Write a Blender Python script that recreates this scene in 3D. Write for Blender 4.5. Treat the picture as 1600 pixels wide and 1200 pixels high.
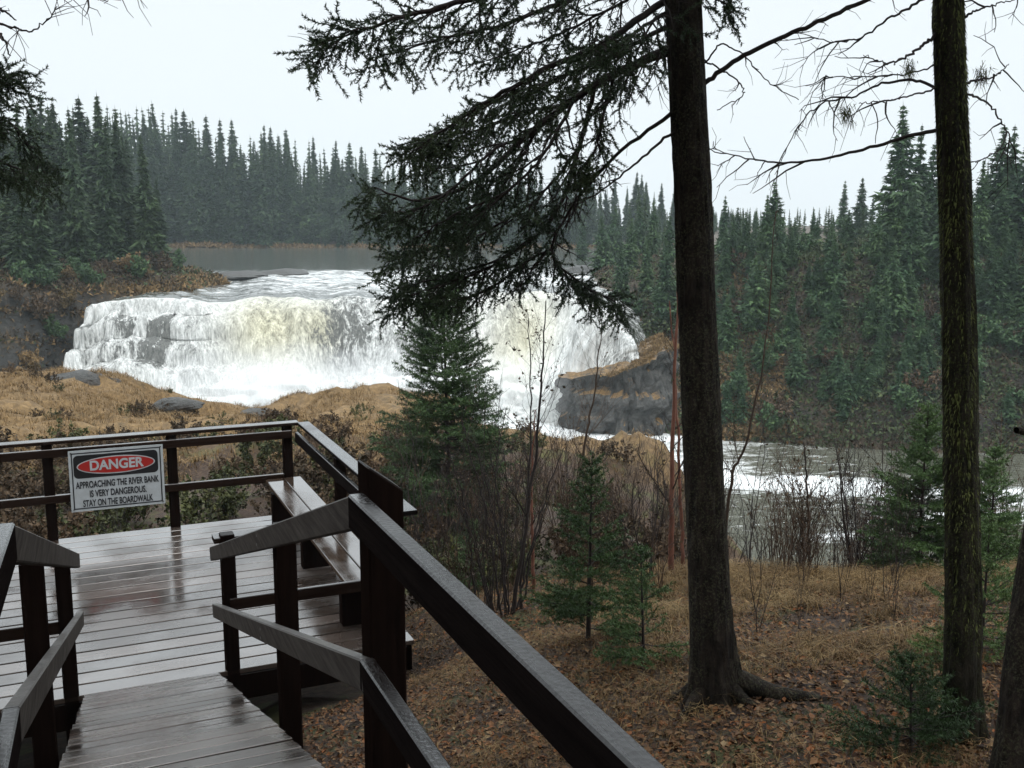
import bpy, math, random
import numpy as np
from mathutils import Vector, Matrix

for o in list(bpy.data.objects):
    bpy.data.objects.remove(o)
SC = bpy.context.scene
COL = SC.collection
R = math.radians

# ------------------------------------------------------------------ camera, sky, sun, exposure
EYE = 1.6
PITCH = math.atan(255 / 1600)
cam_d = bpy.data.cameras.new("camera")
cam_d.sensor_width = 36; cam_d.lens = 36.0; cam_d.clip_start = 0.05; cam_d.clip_end = 3000
cam = bpy.data.objects.new("camera", cam_d); COL.objects.link(cam)
cam.location = (0, 0, EYE); cam.rotation_euler = (math.pi / 2 - PITCH, 0, 0)
SC.camera = cam

SUN_EL, SUN_AZ = R(62), R(150)
world = bpy.data.worlds.new("World"); SC.world = world; world.use_nodes = True
wt = world.node_tree; wt.nodes.clear()
wo = wt.nodes.new('ShaderNodeOutputWorld'); wb = wt.nodes.new('ShaderNodeBackground')
sky = wt.nodes.new('ShaderNodeTexSky'); sky.sky_type = 'NISHITA'; sky.sun_disc = False
sky.sun_elevation = SUN_EL; sky.sun_rotation = SUN_AZ; sky.dust_density = 4.0; sky.air_density = 1.0
hs = wt.nodes.new('ShaderNodeHueSaturation'); hs.inputs['Saturation'].default_value = 0.55
tc = wt.nodes.new('ShaderNodeTexCoord'); sx = wt.nodes.new('ShaderNodeSeparateXYZ')
mr = wt.nodes.new('ShaderNodeMapRange')       # overcast dome: brighter towards the zenith
mr.inputs['From Min'].default_value = 0.2; mr.inputs['From Max'].default_value = 1.0
mr.inputs['To Min'].default_value = 9.4; mr.inputs['To Max'].default_value = 24.0
cc = wt.nodes.new('ShaderNodeCombineColor')
m1 = wt.nodes.new('ShaderNodeMath'); m1.operation = 'MULTIPLY'; m1.inputs[1].default_value = 0.93
m2 = wt.nodes.new('ShaderNodeMath'); m2.operation = 'MULTIPLY'; m2.inputs[1].default_value = 1.04
mx = wt.nodes.new('ShaderNodeMix'); mx.data_type = 'RGBA'; mx.inputs['Factor'].default_value = 0.86
L = wt.links.new
L(tc.outputs['Generated'], sx.inputs[0]); L(sx.outputs['Z'], mr.inputs['Value'])
L(mr.outputs['Result'], m1.inputs[0]); L(mr.outputs['Result'], m2.inputs[0])
L(m1.outputs[0], cc.inputs[0]); L(mr.outputs['Result'], cc.inputs[1]); L(m2.outputs[0], cc.inputs[2])
L(sky.outputs[0], hs.inputs['Color']); L(hs.outputs[0], mx.inputs[6]); L(cc.outputs[0], mx.inputs[7])
L(mx.outputs[2], wb.inputs['Color']); wb.inputs['Strength'].default_value = 0.1
L(wb.outputs[0], wo.inputs['Surface'])

sun_d = bpy.data.lights.new("sun", 'SUN'); sun_d.energy = 1.25; sun_d.angle = R(40); sun_d.color = (1, .97, .93)
sun = bpy.data.objects.new("sun", sun_d); COL.objects.link(sun)
sd = Vector((math.sin(SUN_AZ) * math.cos(SUN_EL), math.cos(SUN_AZ) * math.cos(SUN_EL), math.sin(SUN_EL)))
sun.rotation_euler = (-sd).to_track_quat('-Z', 'Y').to_euler()
SC.view_settings.view_transform = 'Standard'; SC.view_settings.look = 'None'
SC.view_settings.exposure = 0.2; SC.view_settings.gamma = 1.0
SC.cycles.volume_bounces = 1; SC.cycles.max_bounces = 6; SC.cycles.transparent_max_bounces = 8

# ------------------------------------------------------------------ helpers
CF = np.array([0, math.cos(PITCH), -math.sin(PITCH)]); CU = np.array([0, math.sin(PITCH), math.cos(PITCH)])
CO = np.array([0, 0, EYE])
def ray(X, Y): return CF + np.array([1.0, 0, 0]) * (X - 800) / 1600 + CU * (600 - Y) / 1600
def atz(X, Y, z): r = ray(X, Y); return CO + r * (z - EYE) / r[2]
def aty(X, Y, d): r = ray(X, Y); return CO + r * d / r[1]

def hash2(ix, iy, s):
    n = (ix * 374761393 + iy * 668265263 + s * 974711) & 0xffffffff
    n = ((n ^ (n >> 13)) * 1274126177) & 0xffffffff
    return ((n ^ (n >> 16)) & 0xffff) / 65535.0
def vnoise(x, y, s=0):
    x = np.asarray(x, float); y = np.asarray(y, float)
    ix = np.floor(x).astype(np.int64); iy = np.floor(y).astype(np.int64)
    fx = x - ix; fy = y - iy; fx = fx * fx * (3 - 2 * fx); fy = fy * fy * (3 - 2 * fy)
    a = hash2(ix, iy, s); b = hash2(ix + 1, iy, s); c = hash2(ix, iy + 1, s); d = hash2(ix + 1, iy + 1, s)
    return (a + (b - a) * fx) * (1 - fy) + (c + (d - c) * fx) * fy
def fbm(x, y, o=4, s=0):
    t = 0; a = 1.0; n = 0
    for i in range(o):
        t = t + a * vnoise(np.asarray(x) * 2 ** i, np.asarray(y) * 2 ** i, s + i * 17); n += a; a *= .5
    return t / n * 2 - 1
def sm(x, a=0.0, b=1.0):
    t = np.clip((np.asarray(x, float) - a) / (b - a), 0, 1); return t * t * (3 - 2 * t)

class MB:
    """collects pieces and links them as one mesh object"""
    def __init__(s): s.V = []; s.F = {3: [], 4: []}; s.M = {3: [], 4: []}; s.S = {3: [], 4: []}; s.n = 0; s.G = []
    def add(s, V, F, mat=0, smooth=False):
        V = np.asarray(V, float).reshape(-1, 3)
        if len(V) == 0: return s
        s.V.append(V)
        groups = {}
        if isinstance(F, np.ndarray): groups[F.shape[1]] = F
        else:
            for f in F:
                if len(f) in (3, 4): groups.setdefault(len(f), []).append(f)
                else:
                    for k in range(1, len(f) - 1): groups.setdefault(3, []).append((f[0], f[k], f[k + 1]))
        for k, fs in groups.items():
            fs = np.asarray(fs, np.int64) + s.n
            s.F[k].append(fs); s.M[k].append(np.full(len(fs), mat)); s.S[k].append(np.full(len(fs), smooth))
        s.n += len(V); return s
    def tris(s, V, mat=0):
        V = np.asarray(V, float).reshape(-1, 3)
        return s.add(V, np.arange(len(V)).reshape(-1, 3), mat)
    def mesh(s, name, mats, off=None, attrs=None):
        V = np.concatenate(s.V)
        if off is not None: V = V - np.asarray(off, float)
        me = bpy.data.meshes.new(name)
        f3 = np.concatenate(s.F[3]) if s.F[3] else np.zeros((0, 3), np.int64)
        f4 = np.concatenate(s.F[4]) if s.F[4] else np.zeros((0, 4), np.int64)
        me.vertices.add(len(V)); me.vertices.foreach_set('co', V.astype(np.float32).ravel())
        nl = f3.size + f4.size
        me.loops.add(nl); me.loops.foreach_set('vertex_index', np.concatenate([f3.ravel(), f4.ravel()]).astype(np.int32))
        me.polygons.add(len(f3) + len(f4))
        st = np.concatenate([np.arange(len(f3)) * 3, len(f3) * 3 + np.arange(len(f4)) * 4]).astype(np.int32)
        me.polygons.foreach_set('loop_start', st)
        mi = np.concatenate([x for k in (3, 4) for x in s.M[k]]).astype(np.int32)
        ss = np.concatenate([x for k in (3, 4) for x in s.S[k]]).astype(bool)
        me.polygons.foreach_set('material_index', mi); me.polygons.foreach_set('use_smooth', ss)
        for m in (mats if isinstance(mats, (list, tuple)) else [mats]): me.materials.append(m)
        me.update(calc_edges=True); me.validate()
        for k, a in (attrs or {}).items():
            at = me.attributes.new(k, 'FLOAT', 'POINT'); at.data.foreach_set('value', np.asarray(a, np.float32))
        return me
    def build(s, name, mats, parent=None, loc=(0, 0, 0), off=None, attrs=None):
        o = bpy.data.objects.new(name, s.mesh(name, mats, off, attrs)); COL.objects.link(o)
        o.location = loc
        if parent is not None: o.parent = parent
        return o

def tag(o, label=None, cat=None, group=None, kind=None):
    if label: o['label'] = label
    if cat: o['category'] = cat
    if group: o['group'] = group
    if kind: o['kind'] = kind
    return o
def empty(name, loc, rz=0, **k):
    o = bpy.data.objects.new(name, None); COL.objects.link(o); o.location = loc; o.rotation_euler = (0, 0, rz)
    o.empty_display_size = .2
    return tag(o, **k)
def copy_tree(root, loc, rz=0, sc=1.0, **k):
    r = root.copy(); COL.objects.link(r); r.location = loc; r.rotation_euler = (0, 0, rz)
    r.scale = sc if isinstance(sc, tuple) else (sc, sc, sc)
    for ch in list(root.children):
        c = ch.copy(); COL.objects.link(c); c.parent = r
        for g in list(ch.children):
            d = g.copy(); COL.objects.link(d); d.parent = c
    return tag(r, **k)

def norm(a): a = np.asarray(a, float); return a / (np.linalg.norm(a, axis=-1, keepdims=True) + 1e-12)
def beam(mb, p, q, w, h, mat=0, ch=.005):
    """board from p to q, w thick sideways, h high, edges chamfered"""
    p = np.asarray(p, float); q = np.asarray(q, float); d = norm(q - p)
    zz = np.array([0, 0, 1.0])
    if abs(d[2]) > .95: zz = np.array([0, 1.0, 0])
    s = norm(np.cross(d, zz)); u = np.cross(s, d)
    a, b = w / 2, h / 2
    prof = [(-a + ch, -b), (a - ch, -b), (a, -b + ch), (a, b - ch), (a - ch, b), (-a + ch, b), (-a, b - ch), (-a, -b + ch)]
    V = [e + s * x + u * y for e in (p, q) for x, y in prof]
    F = [(8 + i, 8 + (i + 1) % 8, (i + 1) % 8, i) for i in range(8)] + [tuple(range(8)), tuple(range(15, 7, -1))]
    mb.add(V, F, mat)
def box(mb, x0, x1, y0, y1, z0, z1, mat=0, ch=.004):
    beam(mb, ((x0 + x1) / 2, y0, (z0 + z1) / 2), ((x0 + x1) / 2, y1, (z0 + z1) / 2), x1 - x0, z1 - z0, mat, ch)

def tube(mb, pts, r0, r1=None, n=6, mat=0, smooth=True, radii=None, cap=True):
    P = np.asarray(pts, float); m = len(P)
    if radii is None: radii = np.linspace(r0, r0 if r1 is None else r1, m)
    T = np.gradient(P, axis=0); T = norm(T)
    ref = np.array([0, 0, 1.0]) if abs(T[0][2]) < .8 else np.array([1.0, 0, 0])
    s = norm(np.cross(T, ref)); u = np.cross(s, T)
    a = np.arange(n) * 2 * np.pi / n
    ring = s[:, None, :] * np.cos(a)[None, :, None] + u[:, None, :] * np.sin(a)[None, :, None]
    V = P[:, None, :] + ring * np.asarray(radii)[:, None, None]
    i = np.arange(m - 1)[:, None] * n; j = np.arange(n)[None, :]
    F = np.stack([i + j, i + (j + 1) % n, i + n + (j + 1) % n, i + n + j], -1).reshape(-1, 4)
    mb.add(V.reshape(-1, 3), F, mat, smooth)
def path(pts, n):
    """smooth resampled curve through pts"""
    P = np.asarray(pts, float); m = len(P)
    if m < 3: return P[0] + (P[-1] - P[0]) * np.linspace(0, 1, n)[:, None]
    Q = np.vstack([2 * P[0] - P[1], P, 2 * P[-1] - P[-2]])
    t = np.linspace(0, m - 1 - 1e-6, n); k = t.astype(int); f = (t - k)[:, None]
    a, b, c, d = Q[k], Q[k + 1], Q[k + 2], Q[k + 3]
    return .5 * (2 * b + (c - a) * f + (2 * a - 5 * b + 4 * c - d) * f ** 2 + (3 * b - 3 * c + d - a) * f ** 3)

def needles(A, B, dens, ln, wd, rng, fwd=.55):
    A = np.asarray(A, float); B = np.asarray(B, float)
    if len(A) == 0: return np.zeros((0, 3))
    D = B - A; Ls = np.linalg.norm(D, axis=1); cnt = np.maximum(2, (Ls * dens).astype(int))
    idx = np.repeat(np.arange(len(A)), cnt); n = len(idx)
    t = rng.random(n); base = A[idx] + D[idx] * t[:, None]; ax = norm(D[idx])
    pr = norm(np.cross(ax, rng.normal(size=(n, 3))))
    d = norm(ax * fwd + pr); sd_ = norm(np.cross(d, rng.normal(size=(n, 3))))
    l = ln * (.65 + .6 * rng.random(n))[:, None]
    w = wd / 2
    return np.stack([base - sd_ * w, base + sd_ * w, base + d * l], 1).reshape(-1, 3)

# ------------------------------------------------------------------ materials
def newmat(name):
    m = bpy.data.materials.new(name); m.use_nodes = True; nt = m.node_tree
    b = nt.nodes['Principled BSDF']; return m, nt, b, nt.nodes, nt.links.new
def nd(nt, t, **k):
    n = nt.nodes.new(t)
    for a, v in k.items():
        if a in ('op',): n.operation = v
        else: setattr(n, a, v)
    return n
def coords(nt, stretch=(1, 1, 1), kind='Object'):
    t = nd(nt, 'ShaderNodeTexCoord'); mp = nd(nt, 'ShaderNodeMapping'); mp.inputs['Scale'].default_value = stretch
    nt.links.new(t.outputs[kind], mp.inputs[0]); return mp.outputs[0]
def noise(nt, vec, scale, detail=6, rough=.6, dist=0):
    n = nd(nt, 'ShaderNodeTexNoise'); n.inputs['Scale'].default_value = scale; n.inputs['Detail'].default_value = detail
    n.inputs['Roughness'].default_value = rough; n.inputs['Distortion'].default_value = dist
    nt.links.new(vec, n.inputs['Vector']); return n.outputs['Fac']
def ramp(nt, fac, stops):
    r = nd(nt, 'ShaderNodeValToRGB'); e = r.color_ramp.elements
    while len(e) < len(stops): e.new(.5)
    for x, (p, c) in zip(e, stops): x.position = p; x.color = (*c, 1) if len(c) == 3 else c
    nt.links.new(fac, r.inputs[0]); return r.outputs[0]
def val(nt, fac, a, b, lo=0, hi=1):
    r = nd(nt, 'ShaderNodeMapRange'); r.inputs[1].default_value = a; r.inputs[2].default_value = b
    r.inputs[3].default_value = lo; r.inputs[4].default_value = hi; nt.links.new(fac, r.inputs[0]); return r.outputs[0]
def mixc(nt, fac, a, b, blend='MIX'):
    m = nd(nt, 'ShaderNodeMix', data_type='RGBA', blend_type=blend)
    for s, i in ((fac, 0), (a, 6), (b, 7)):
        if hasattr(s, 'links'): nt.links.new(s, m.inputs[i])
        else: m.inputs[i].default_value = s if i == 0 else (*s, 1)
    return m.outputs[2]
def mul(nt, a, b, op='MULTIPLY', clamp=False):
    m = nd(nt, 'ShaderNodeMath', op=op); m.use_clamp = clamp
    for s, i in ((a, 0), (b, 1)):
        if hasattr(s, 'links'): nt.links.new(s, m.inputs[i])
        else: m.inputs[i].default_value = s
    return m.outputs[0]
def bump(nt, b, h, strength, dist=.01):
    n = nd(nt, 'ShaderNodeBump'); n.inputs['Strength'].default_value = strength; n.inputs['Distance'].default_value = dist
    nt.links.new(h, n.inputs['Height']); nt.links.new(n.outputs[0], b.inputs['Normal'])
def attr(nt, name):
    a = nd(nt, 'ShaderNodeAttribute'); a.attribute_name = name; return a.outputs['Fac']
def island(nt): return nd(nt, 'ShaderNodeNewGeometry').outputs['Random Per Island']
def objrand(nt): return nd(nt, 'ShaderNodeObjectInfo').outputs['Random']

def simple(name, stops, scale=6, rough=.7, bmp=.4, bd=.01, stretch=(1, 1, 1), spec=.4, detail=8, per=None):
    m, nt, b, N, Lk = newmat(name)
    v = coords(nt, stretch); f = noise(nt, v, scale, detail, .65)
    c = ramp(nt, f, stops)
    if per:
        r = island(nt) if per == 'island' else objrand(nt)
        c = mixc(nt, 1.0, c, ramp(nt, r, [(0, (.62, .62, .62)), (1, (1.3, 1.25, 1.2))]), 'MULTIPLY')
    Lk(c, b.inputs['Base Color']); b.inputs['Roughness'].default_value = rough
    b.inputs['Specular IOR Level'].default_value = spec
    if bmp: bump(nt, b, f, bmp, bd)
    return m

def wood(name, c1, c2, rlo, rhi, along=0, coat=.0, bmp=.35, beads=.15, cior=1.55, wetscale=1.6):
    """weathered timber; grain runs along local axis `along`; patches of standing rainwater make it glossy"""
    m, nt, b, N, Lk = newmat(name)
    st = [14, 14, 14]; st[along] = .9
    g = noise(nt, coords(nt, tuple(st)), 3.0, 8, .7)
    big = noise(nt, coords(nt, (1, 1, 1)), wetscale, 4, .55)
    r = island(nt)
    c = ramp(nt, g, [(.25, c1), (.75, c2)])
    c = mixc(nt, 1.0, c, ramp(nt, r, [(0, (.5, .48, .46)), (1, (1.4, 1.4, 1.42))]), 'MULTIPLY')
    Lk(c, b.inputs['Base Color'])
    rr = val(nt, big, .40, .64, rlo, rhi)
    rr = mul(nt, rr, val(nt, g, .3, .7, .8, 1.3))
    ge = nd(nt, 'ShaderNodeNewGeometry'); sp_ = nd(nt, 'ShaderNodeSeparateXYZ'); Lk(ge.outputs['True Normal'], sp_.inputs[0])
    up = val(nt, sp_.outputs['Z'], .4, .8)                      # rain lies on the upper faces only
    rm = nd(nt, 'ShaderNodeMix', data_type='FLOAT'); Lk(up, rm.inputs[0]); rm.inputs[2].default_value = .85; Lk(rr, rm.inputs[3])
    Lk(rm.outputs[0], b.inputs['Roughness'])
    Lk(mul(nt, up, coat), b.inputs['Coat Weight']); Lk(rr, b.inputs['Coat Roughness'])
    b.inputs['Coat IOR'].default_value = cior; Lk(mul(nt, up, .4), b.inputs['Specular IOR Level'])
    dr = nd(nt, 'ShaderNodeTexVoronoi'); dr.inputs['Scale'].default_value = 70; Lk(coords(nt), dr.inputs['Vector'])
    h = mul(nt, mul(nt, g, val(nt, big, .4, .6, .35, 1.0)), mul(nt, mul(nt, dr.outputs['Distance'], up), beads), 'ADD')
    bump(nt, b, h, bmp, .006)
    return m
M = {}
M['deck'] = wood('wet deck timber', (.040, .029, .023), (.120, .090, .074), .12, .42, 0, 1.0, .45, .12, 2.0)
M['ramp'] = wood('worn ramp timber', (.055, .050, .047), (.145, .135, .13), .18, .5, 0, .9, .5, .1, 1.9)
M['rail_u'] = wood('wet rail timber lengthwise', (.005, .004, .004), (.017, .013, .012), .14, .36, 1, .9, .9, .5)
M['rail_v'] = wood('wet rail timber crosswise', (.010, .006, .005), (.032, .019, .014), .14, .36, 0, .9, .45, .2)
M['post'] = wood('dark wet post timber', (.005, .0035, .003), (.017, .010, .008), .35, .6, 2, .0, .4)
M['grey_rail'] = wood('weathered grey rail timber', (.034, .030, .027), (.10, .088, .080), .3, .6, 1, .4, .6)
M['bench'] = wood('wet bench timber', (.035, .024, .017), (.09, .062, .046), .06, .26, 1, 1.0, .2, .1, 1.9)
M['metal'] = simple('nail heads', [(0, (.02, .02, .02)), (1, (.05, .045, .04))], 20, .5, 0)
def flat(name, c, rough=.45):
    m, nt, b, N, Lk = newmat(name)
    f = noise(nt, coords(nt), 9, 5); Lk(mixc(nt, 1.0, c, ramp(nt, f, [(.3, (.86, .85, .83)), (.7, (1.05, 1.05, 1.05))]), 'MULTIPLY'), b.inputs['Base Color'])
    b.inputs['Roughness'].default_value = rough; return m
M['white'] = flat('sign white paint', (.50, .53, .55)); M['black'] = flat('sign black paint', (.012, .012, .014))
M['red'] = flat('sign red paint', (.42, .02, .015)); M['sblack'] = flat('sign lettering black', (.015, .016, .02))

def bark(name, dark, mid, lich, amount, zs=.32):
    m, nt, b, N, Lk = newmat(name)
    v = coords(nt, (1, 1, zs)); f = noise(nt, v, 26, 8, .7, .4)
    vo = nd(nt, 'ShaderNodeTexVoronoi'); vo.inputs['Scale'].default_value = 30; Lk(v, vo.inputs['Vector'])
    l = noise(nt, coords(nt), 85, 6, .75); l2 = noise(nt, coords(nt), 3.2, 3)
    c = ramp(nt, f, [(.35, dark), (.7, mid)])
    k = mul(nt, val(nt, l, .50, .60), val(nt, l2, .36, .54), clamp=True); k = mul(nt, k, amount)
    c = mixc(nt, k, c, lich)
    Lk(c, b.inputs['Base Color']); b.inputs['Roughness'].default_value = .8; b.inputs['Specular IOR Level'].default_value = .2
    h = mul(nt, f, mul(nt, vo.outputs['Distance'], .8, 'ADD'))
    bump(nt, b, h, 1.0, .05); return m
M['bark'] = bark('spruce bark with lichen', (.008, .006, .005), (.065, .048, .037), (.14, .14, .08), .6)
M['mossbark'] = bark('mossy bark', (.009, .008, .005), (.05, .04, .026), (.075, .09, .022), .6)
M['twig'] = simple('dark twig bark', [(.3, (.018, .013, .012)), (.7, (.05, .036, .032))], 30, .8, .2)
M['redtwig'] = simple('reddish stem bark', [(.3, (.042, .026, .017)), (.7, (.105, .064, .040))], 24, .7, .2, per='obj')
M['redbark'] = simple('peeling red brown bark', [(.3, (.09, .032, .02)), (.7, (.24, .10, .065))], 22, .75, .5, stretch=(1, 1, .3))
M['moss'] = simple('hanging moss', [(.3, (.05, .062, .016)), (.7, (.15, .17, .05))], 8, .9, 0, per='island')

def leafmat(name, stops, rough=.6, per=True, trans=.25, bl=.3):
    m, nt, b, N, Lk = newmat(name)
    f = noise(nt, coords(nt), 2.2, 4); c = ramp(nt, f, stops)
    if per:
        c = mixc(nt, 1.0, c, ramp(nt, objrand(nt), [(0, (.72, .75, .7)), (.5, (1, 1, 1)), (1, (1.3, 1.22, 1.1))]), 'MULTIPLY')
        c = mixc(nt, 1.0, c, ramp(nt, island(nt), [(0, (.55, .57, .55)), (1, (1.4, 1.4, 1.35))]), 'MULTIPLY')
    Lk(c, b.inputs['Base Color']); b.inputs['Roughness'].default_value = rough; b.inputs['Specular IOR Level'].default_value = bl
    return m
M['needle_far'] = leafmat('far spruce foliage', [(.3, (.022, .046, .022)), (.7, (.056, .090, .036))])
M['needle_mid'] = leafmat('hillside spruce foliage', [(.3, (.026, .064, .032)), (.7, (.078, .130, .050))])
M['needle_near'] = leafmat('young spruce needles', [(.3, (.052, .098, .036)), (.7, (.115, .185, .062))], .5)
M['needle_dark'] = leafmat('dense young spruce needles', [(.3, (.026, .052, .022)), (.7, (.062, .108, .038))], .5)
M['needle_bough'] = leafmat('old spruce needles', [(.3, (.034, .062, .034)), (.7, (.086, .124, .062))], .5)
M['straw'] = leafmat('dry straw grass', [(.3, (.06, .036, .014)), (.5, (.14, .088, .038)), (.7, (.25, .175, .085))], .8)
M['tan'] = leafmat('tan hummock grass', [(.32, (.05, .036, .018)), (.42, (.16, .095, .036)), (.58, (.24, .155, .080)), (.72, (.20, .155, .09))], .85)
M['brush'] = leafmat('brown brush', [(.3, (.042, .030, .021)), (.7, (.115, .074, .044))], .85)
M['ochre'] = leafmat('ochre bank grass', [(.3, (.10, .066, .032)), (.7, (.22, .148, .076))], .85)
M['green_shrub'] = leafmat('low green shrub leaves', [(.3, (.024, .034, .012)), (.7, (.075, .075, .022))], .7)
def littermat():
    m, nt, b, N, Lk = newmat('fallen leaves')
    c = ramp(nt, island(nt), [(0, (.022, .011, .006)), (.3, (.075, .034, .015)), (.55, (.13, .062, .027)), (.78, (.18, .11, .055)), (.92, (.22, .07, .018)), (1, (.27, .19, .10))])
    Lk(c, b.inputs['Base Color']); b.inputs['Roughness'].default_value = .6; b.inputs['Specular IOR Level'].default_value = .2; return m
M['litter'] = littermat()

def groundmat():
    m, nt, b, N, Lk = newmat('forest floor')
    v = coords(nt); f = noise(nt, v, 14, 10, .75); g = noise(nt, v, 2.0, 6, .6)
    lit = ramp(nt, f, [(.3, (.016, .010, .007)), (.5, (.055, .032, .020)), (.7, (.105, .068, .040))])
    mossy = ramp(nt, f, [(.3, (.030, .034, .010)), (.7, (.10, .10, .03))])
    lit = mixc(nt, val(nt, g, .52, .62), lit, mossy)
    g2 = noise(nt, v, .55, 8, .7); f2 = noise(nt, v, 5, 10, .75)
    tan = ramp(nt, f2, [(.3, (.07, .042, .018)), (.5, (.17, .105, .042)), (.7, (.30, .19, .08))])
    tan = mixc(nt, val(nt, g2, .55, .68), tan, ramp(nt, f2, [(.3, (.03, .026, .014)), (.7, (.085, .06, .03))]))
    c = mixc(nt, attr(nt, 'meadow'), lit, tan)
    dk = ramp(nt, f2, [(.3, (.014, .013, .010)), (.7, (.06, .045, .028))])
    c = mixc(nt, attr(nt, 'wet'), c, dk)
    Lk(c, b.inputs['Base Color']); b.inputs['Roughness'].default_value = .85
    bump(nt, b, mul(nt, f, f2, 'ADD'), .8, .05); return m
M['ground'] = groundmat()
def rockmat(name, stops, moss, zs=2.2, sc=.55, m0=.62):
    m, nt, b, N, Lk = newmat(name)
    f = noise(nt, coords(nt, (1, 1, zs)), sc, 10, .7, .3); f2 = noise(nt, coords(nt), sc * 5, 8, .7)
    c = ramp(nt, mixf(nt, f, f2), stops)
    ge = nd(nt, 'ShaderNodeNewGeometry'); s = nd(nt, 'ShaderNodeSeparateXYZ'); Lk(ge.outputs['Normal'], s.inputs[0])
    k = val(nt, mul(nt, s.outputs['Z'], mul(nt, f2, .9, 'ADD')), m0, m0 + .33)
    c = mixc(nt, k, c, ramp(nt, f2, [(.3, moss[0]), (.7, moss[1])]))
    Lk(c, b.inputs['Base Color']); b.inputs['Roughness'].default_value = .6
    bump(nt, b, mixf(nt, f, f2), .9, .5); return m
def mixf(nt, a, b): return mul(nt, mul(nt, a, .6), mul(nt, b, .4), 'ADD')
M['cliff'] = rockmat('far bank rock and turf', [(.35, (.010, .010, .009)), (.55, (.034, .032, .028)), (.72, (.08, .074, .066))], [(.022, .019, .010), (.085, .052, .024)])
M['buttress'] = rockmat('grey buttress rock', [(.36, (.018, .018, .018)), (.5, (.058, .057, .053)), (.66, (.13, .126, .118))], [(.10, .06, .025), (.28, .17, .065)], 1.5, .8, .95)
M['bank_green'] = leafmat('bank undergrowth leaves', [(.3, (.026, .042, .020)), (.7, (.075, .094, .040))], .8)
M['rock'] = rockmat('wet river rock', [(.35, (.03, .03, .03)), (.55, (.09, .085, .08)), (.72, (.2, .19, .18))], [(.035, .035, .034), (.10, .098, .09)], 1, 1.6)

def fallsmat():
    m, nt, b, N, Lk = newmat('falling water')
    v = coords(nt, (1, 1, .10)); s1 = noise(nt, v, 1.9, 10, .72, .12); s2 = noise(nt, coords(nt, (1, 1, .16)), 6.5, 8, .75, .15)
    s = mixf(nt, s1, s2)
    thin = mul(nt, attr(nt, 'thin'), val(nt, s, .38, .60, 1.7, 0), clamp=True)
    white = ramp(nt, s2, [(.3, (.68, .715, .725)), (.6, (.92, .93, .93))])
    yel = ramp(nt, s, [(.35, (.50, .44, .22)), (.65, (.84, .82, .66))])
    c = mixc(nt, attr(nt, 'tint'), white, yel)
    dk = ramp(nt, s2, [(.3, (.055, .058, .055)), (.7, (.24, .245, .23))])
    c = mixc(nt, thin, c, dk)
    Lk(c, b.inputs['Base Color']); b.inputs['Roughness'].default_value = .55; b.inputs['Specular IOR Level'].default_value = .3
    bump(nt, b, s, .7, .5); return m
M['falls'] = fallsmat()
def watermat(name, deep, foamname, rough, wscale, wbump, stretch=(1, 1, 1), fs=.5):
    m, nt, b, N, Lk = newmat(name)
    f = noise(nt, coords(nt, stretch), fs, 10, .72, .6); f2 = noise(nt, coords(nt, stretch), fs * 5, 8, .7)
    a = attr(nt, foamname)
    k = val(nt, mul(nt, val(nt, mixf(nt, f, f2), .3, .7, .0, 1.0), a, 'ADD'), .88, 1.25)
    c = mixc(nt, k, deep, ramp(nt, f2, [(.3, (.55, .58, .57)), (.6, (.85, .86, .86))]))
    Lk(c, b.inputs['Base Color']); Lk(val(nt, k, 0, 1, rough, .6), b.inputs['Roughness'])
    b.inputs['IOR'].default_value = 1.33; b.inputs['Specular IOR Level'].default_value = .5 if name[0] == 'u' else .14
    w = noise(nt, coords(nt, stretch), wscale, 6, .6)
    bump(nt, b, w, wbump, .25); return m
M['upper'] = watermat('upper river water', (.085, .09, .08), 'foam', .10, .9, .22, (.35, 1.2, 1), .9)
M['lower'] = watermat('lower river water', (.085, .085, .065), 'foam', .2, .9, .6, (.45, 1.3, 1), .9)

# ------------------------------------------------------------------ near ground
TH = R(23.4)                      # the boardwalk runs off at this angle; local x = across (v), local y = along (u)
def PF(v, u, z): return np.array([v * math.cos(TH) - u * math.sin(TH), v * math.sin(TH) + u * math.cos(TH), z])
ctl = [atz(*a) for a in [(1120, 1090, -.8), (700, 1190, -.95), (1000, 1190, -.75), (1300, 1190, -.6), (1580, 1190, -.62), (1500, 1196, -.72), (1420, 1150, -.75), (919, 1008, -1.15),
    (1006, 1045, -1.0), (800, 960, -1.75), (1200, 893, -1.75), (1430, 900, -1.7), (1600, 900, -1.6), (1300, 1000, -1.25), (500, 1150, -1.75),
    (440, 1090, -2.2), (650, 960, -2.25), (700, 832, -2.9)]]
ctl += [PF(*a) for a in [(1, 8, -2.5), (0, 10, -2.8), (-3, 10, -2.8), (1, 12, -3.2), (-1, 13, -3.3), (-3, 8, -2.5), (-1.5, 5, -1.7), (.3, 5.5, -1.9),
    (-1, 2, -.7), (0, 0, -.45), (.3, 3, -.9), (0, -5, -.2), (8, -5, .1), (-8, -5, -.2), (8, 3, 0), (2.5, 10, -2.8), (2.3, 8, -2.5)]]
ctl += [aty(*a) for a in [(0, 800, 16), (200, 790, 17), (400, 790, 16), (200, 700, 25), (0, 690, 25), (400, 690, 25), (550, 700, 22), (150, 583, 42),
    (30, 602, 42), (240, 607, 41), (285, 640, 39), (325, 695, 38), (365, 705, 38), (395, 690, 38), (465, 622, 40), (600, 607, 42), (700, 625, 42), (780, 690, 34), (850, 692, 30),
    (900, 702, 28), (980, 682, 30), (1040, 690, 28), (200, 640, 34), (500, 665, 31), (600, 652, 33), (700, 740, 20), (850, 790, 15), (950, 815, 13.5), (1080, 880, 10.5)]]
def xd(X, d, z): return np.array([(X - 800) / 1600 * d * 1.0127, d, z])
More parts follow.
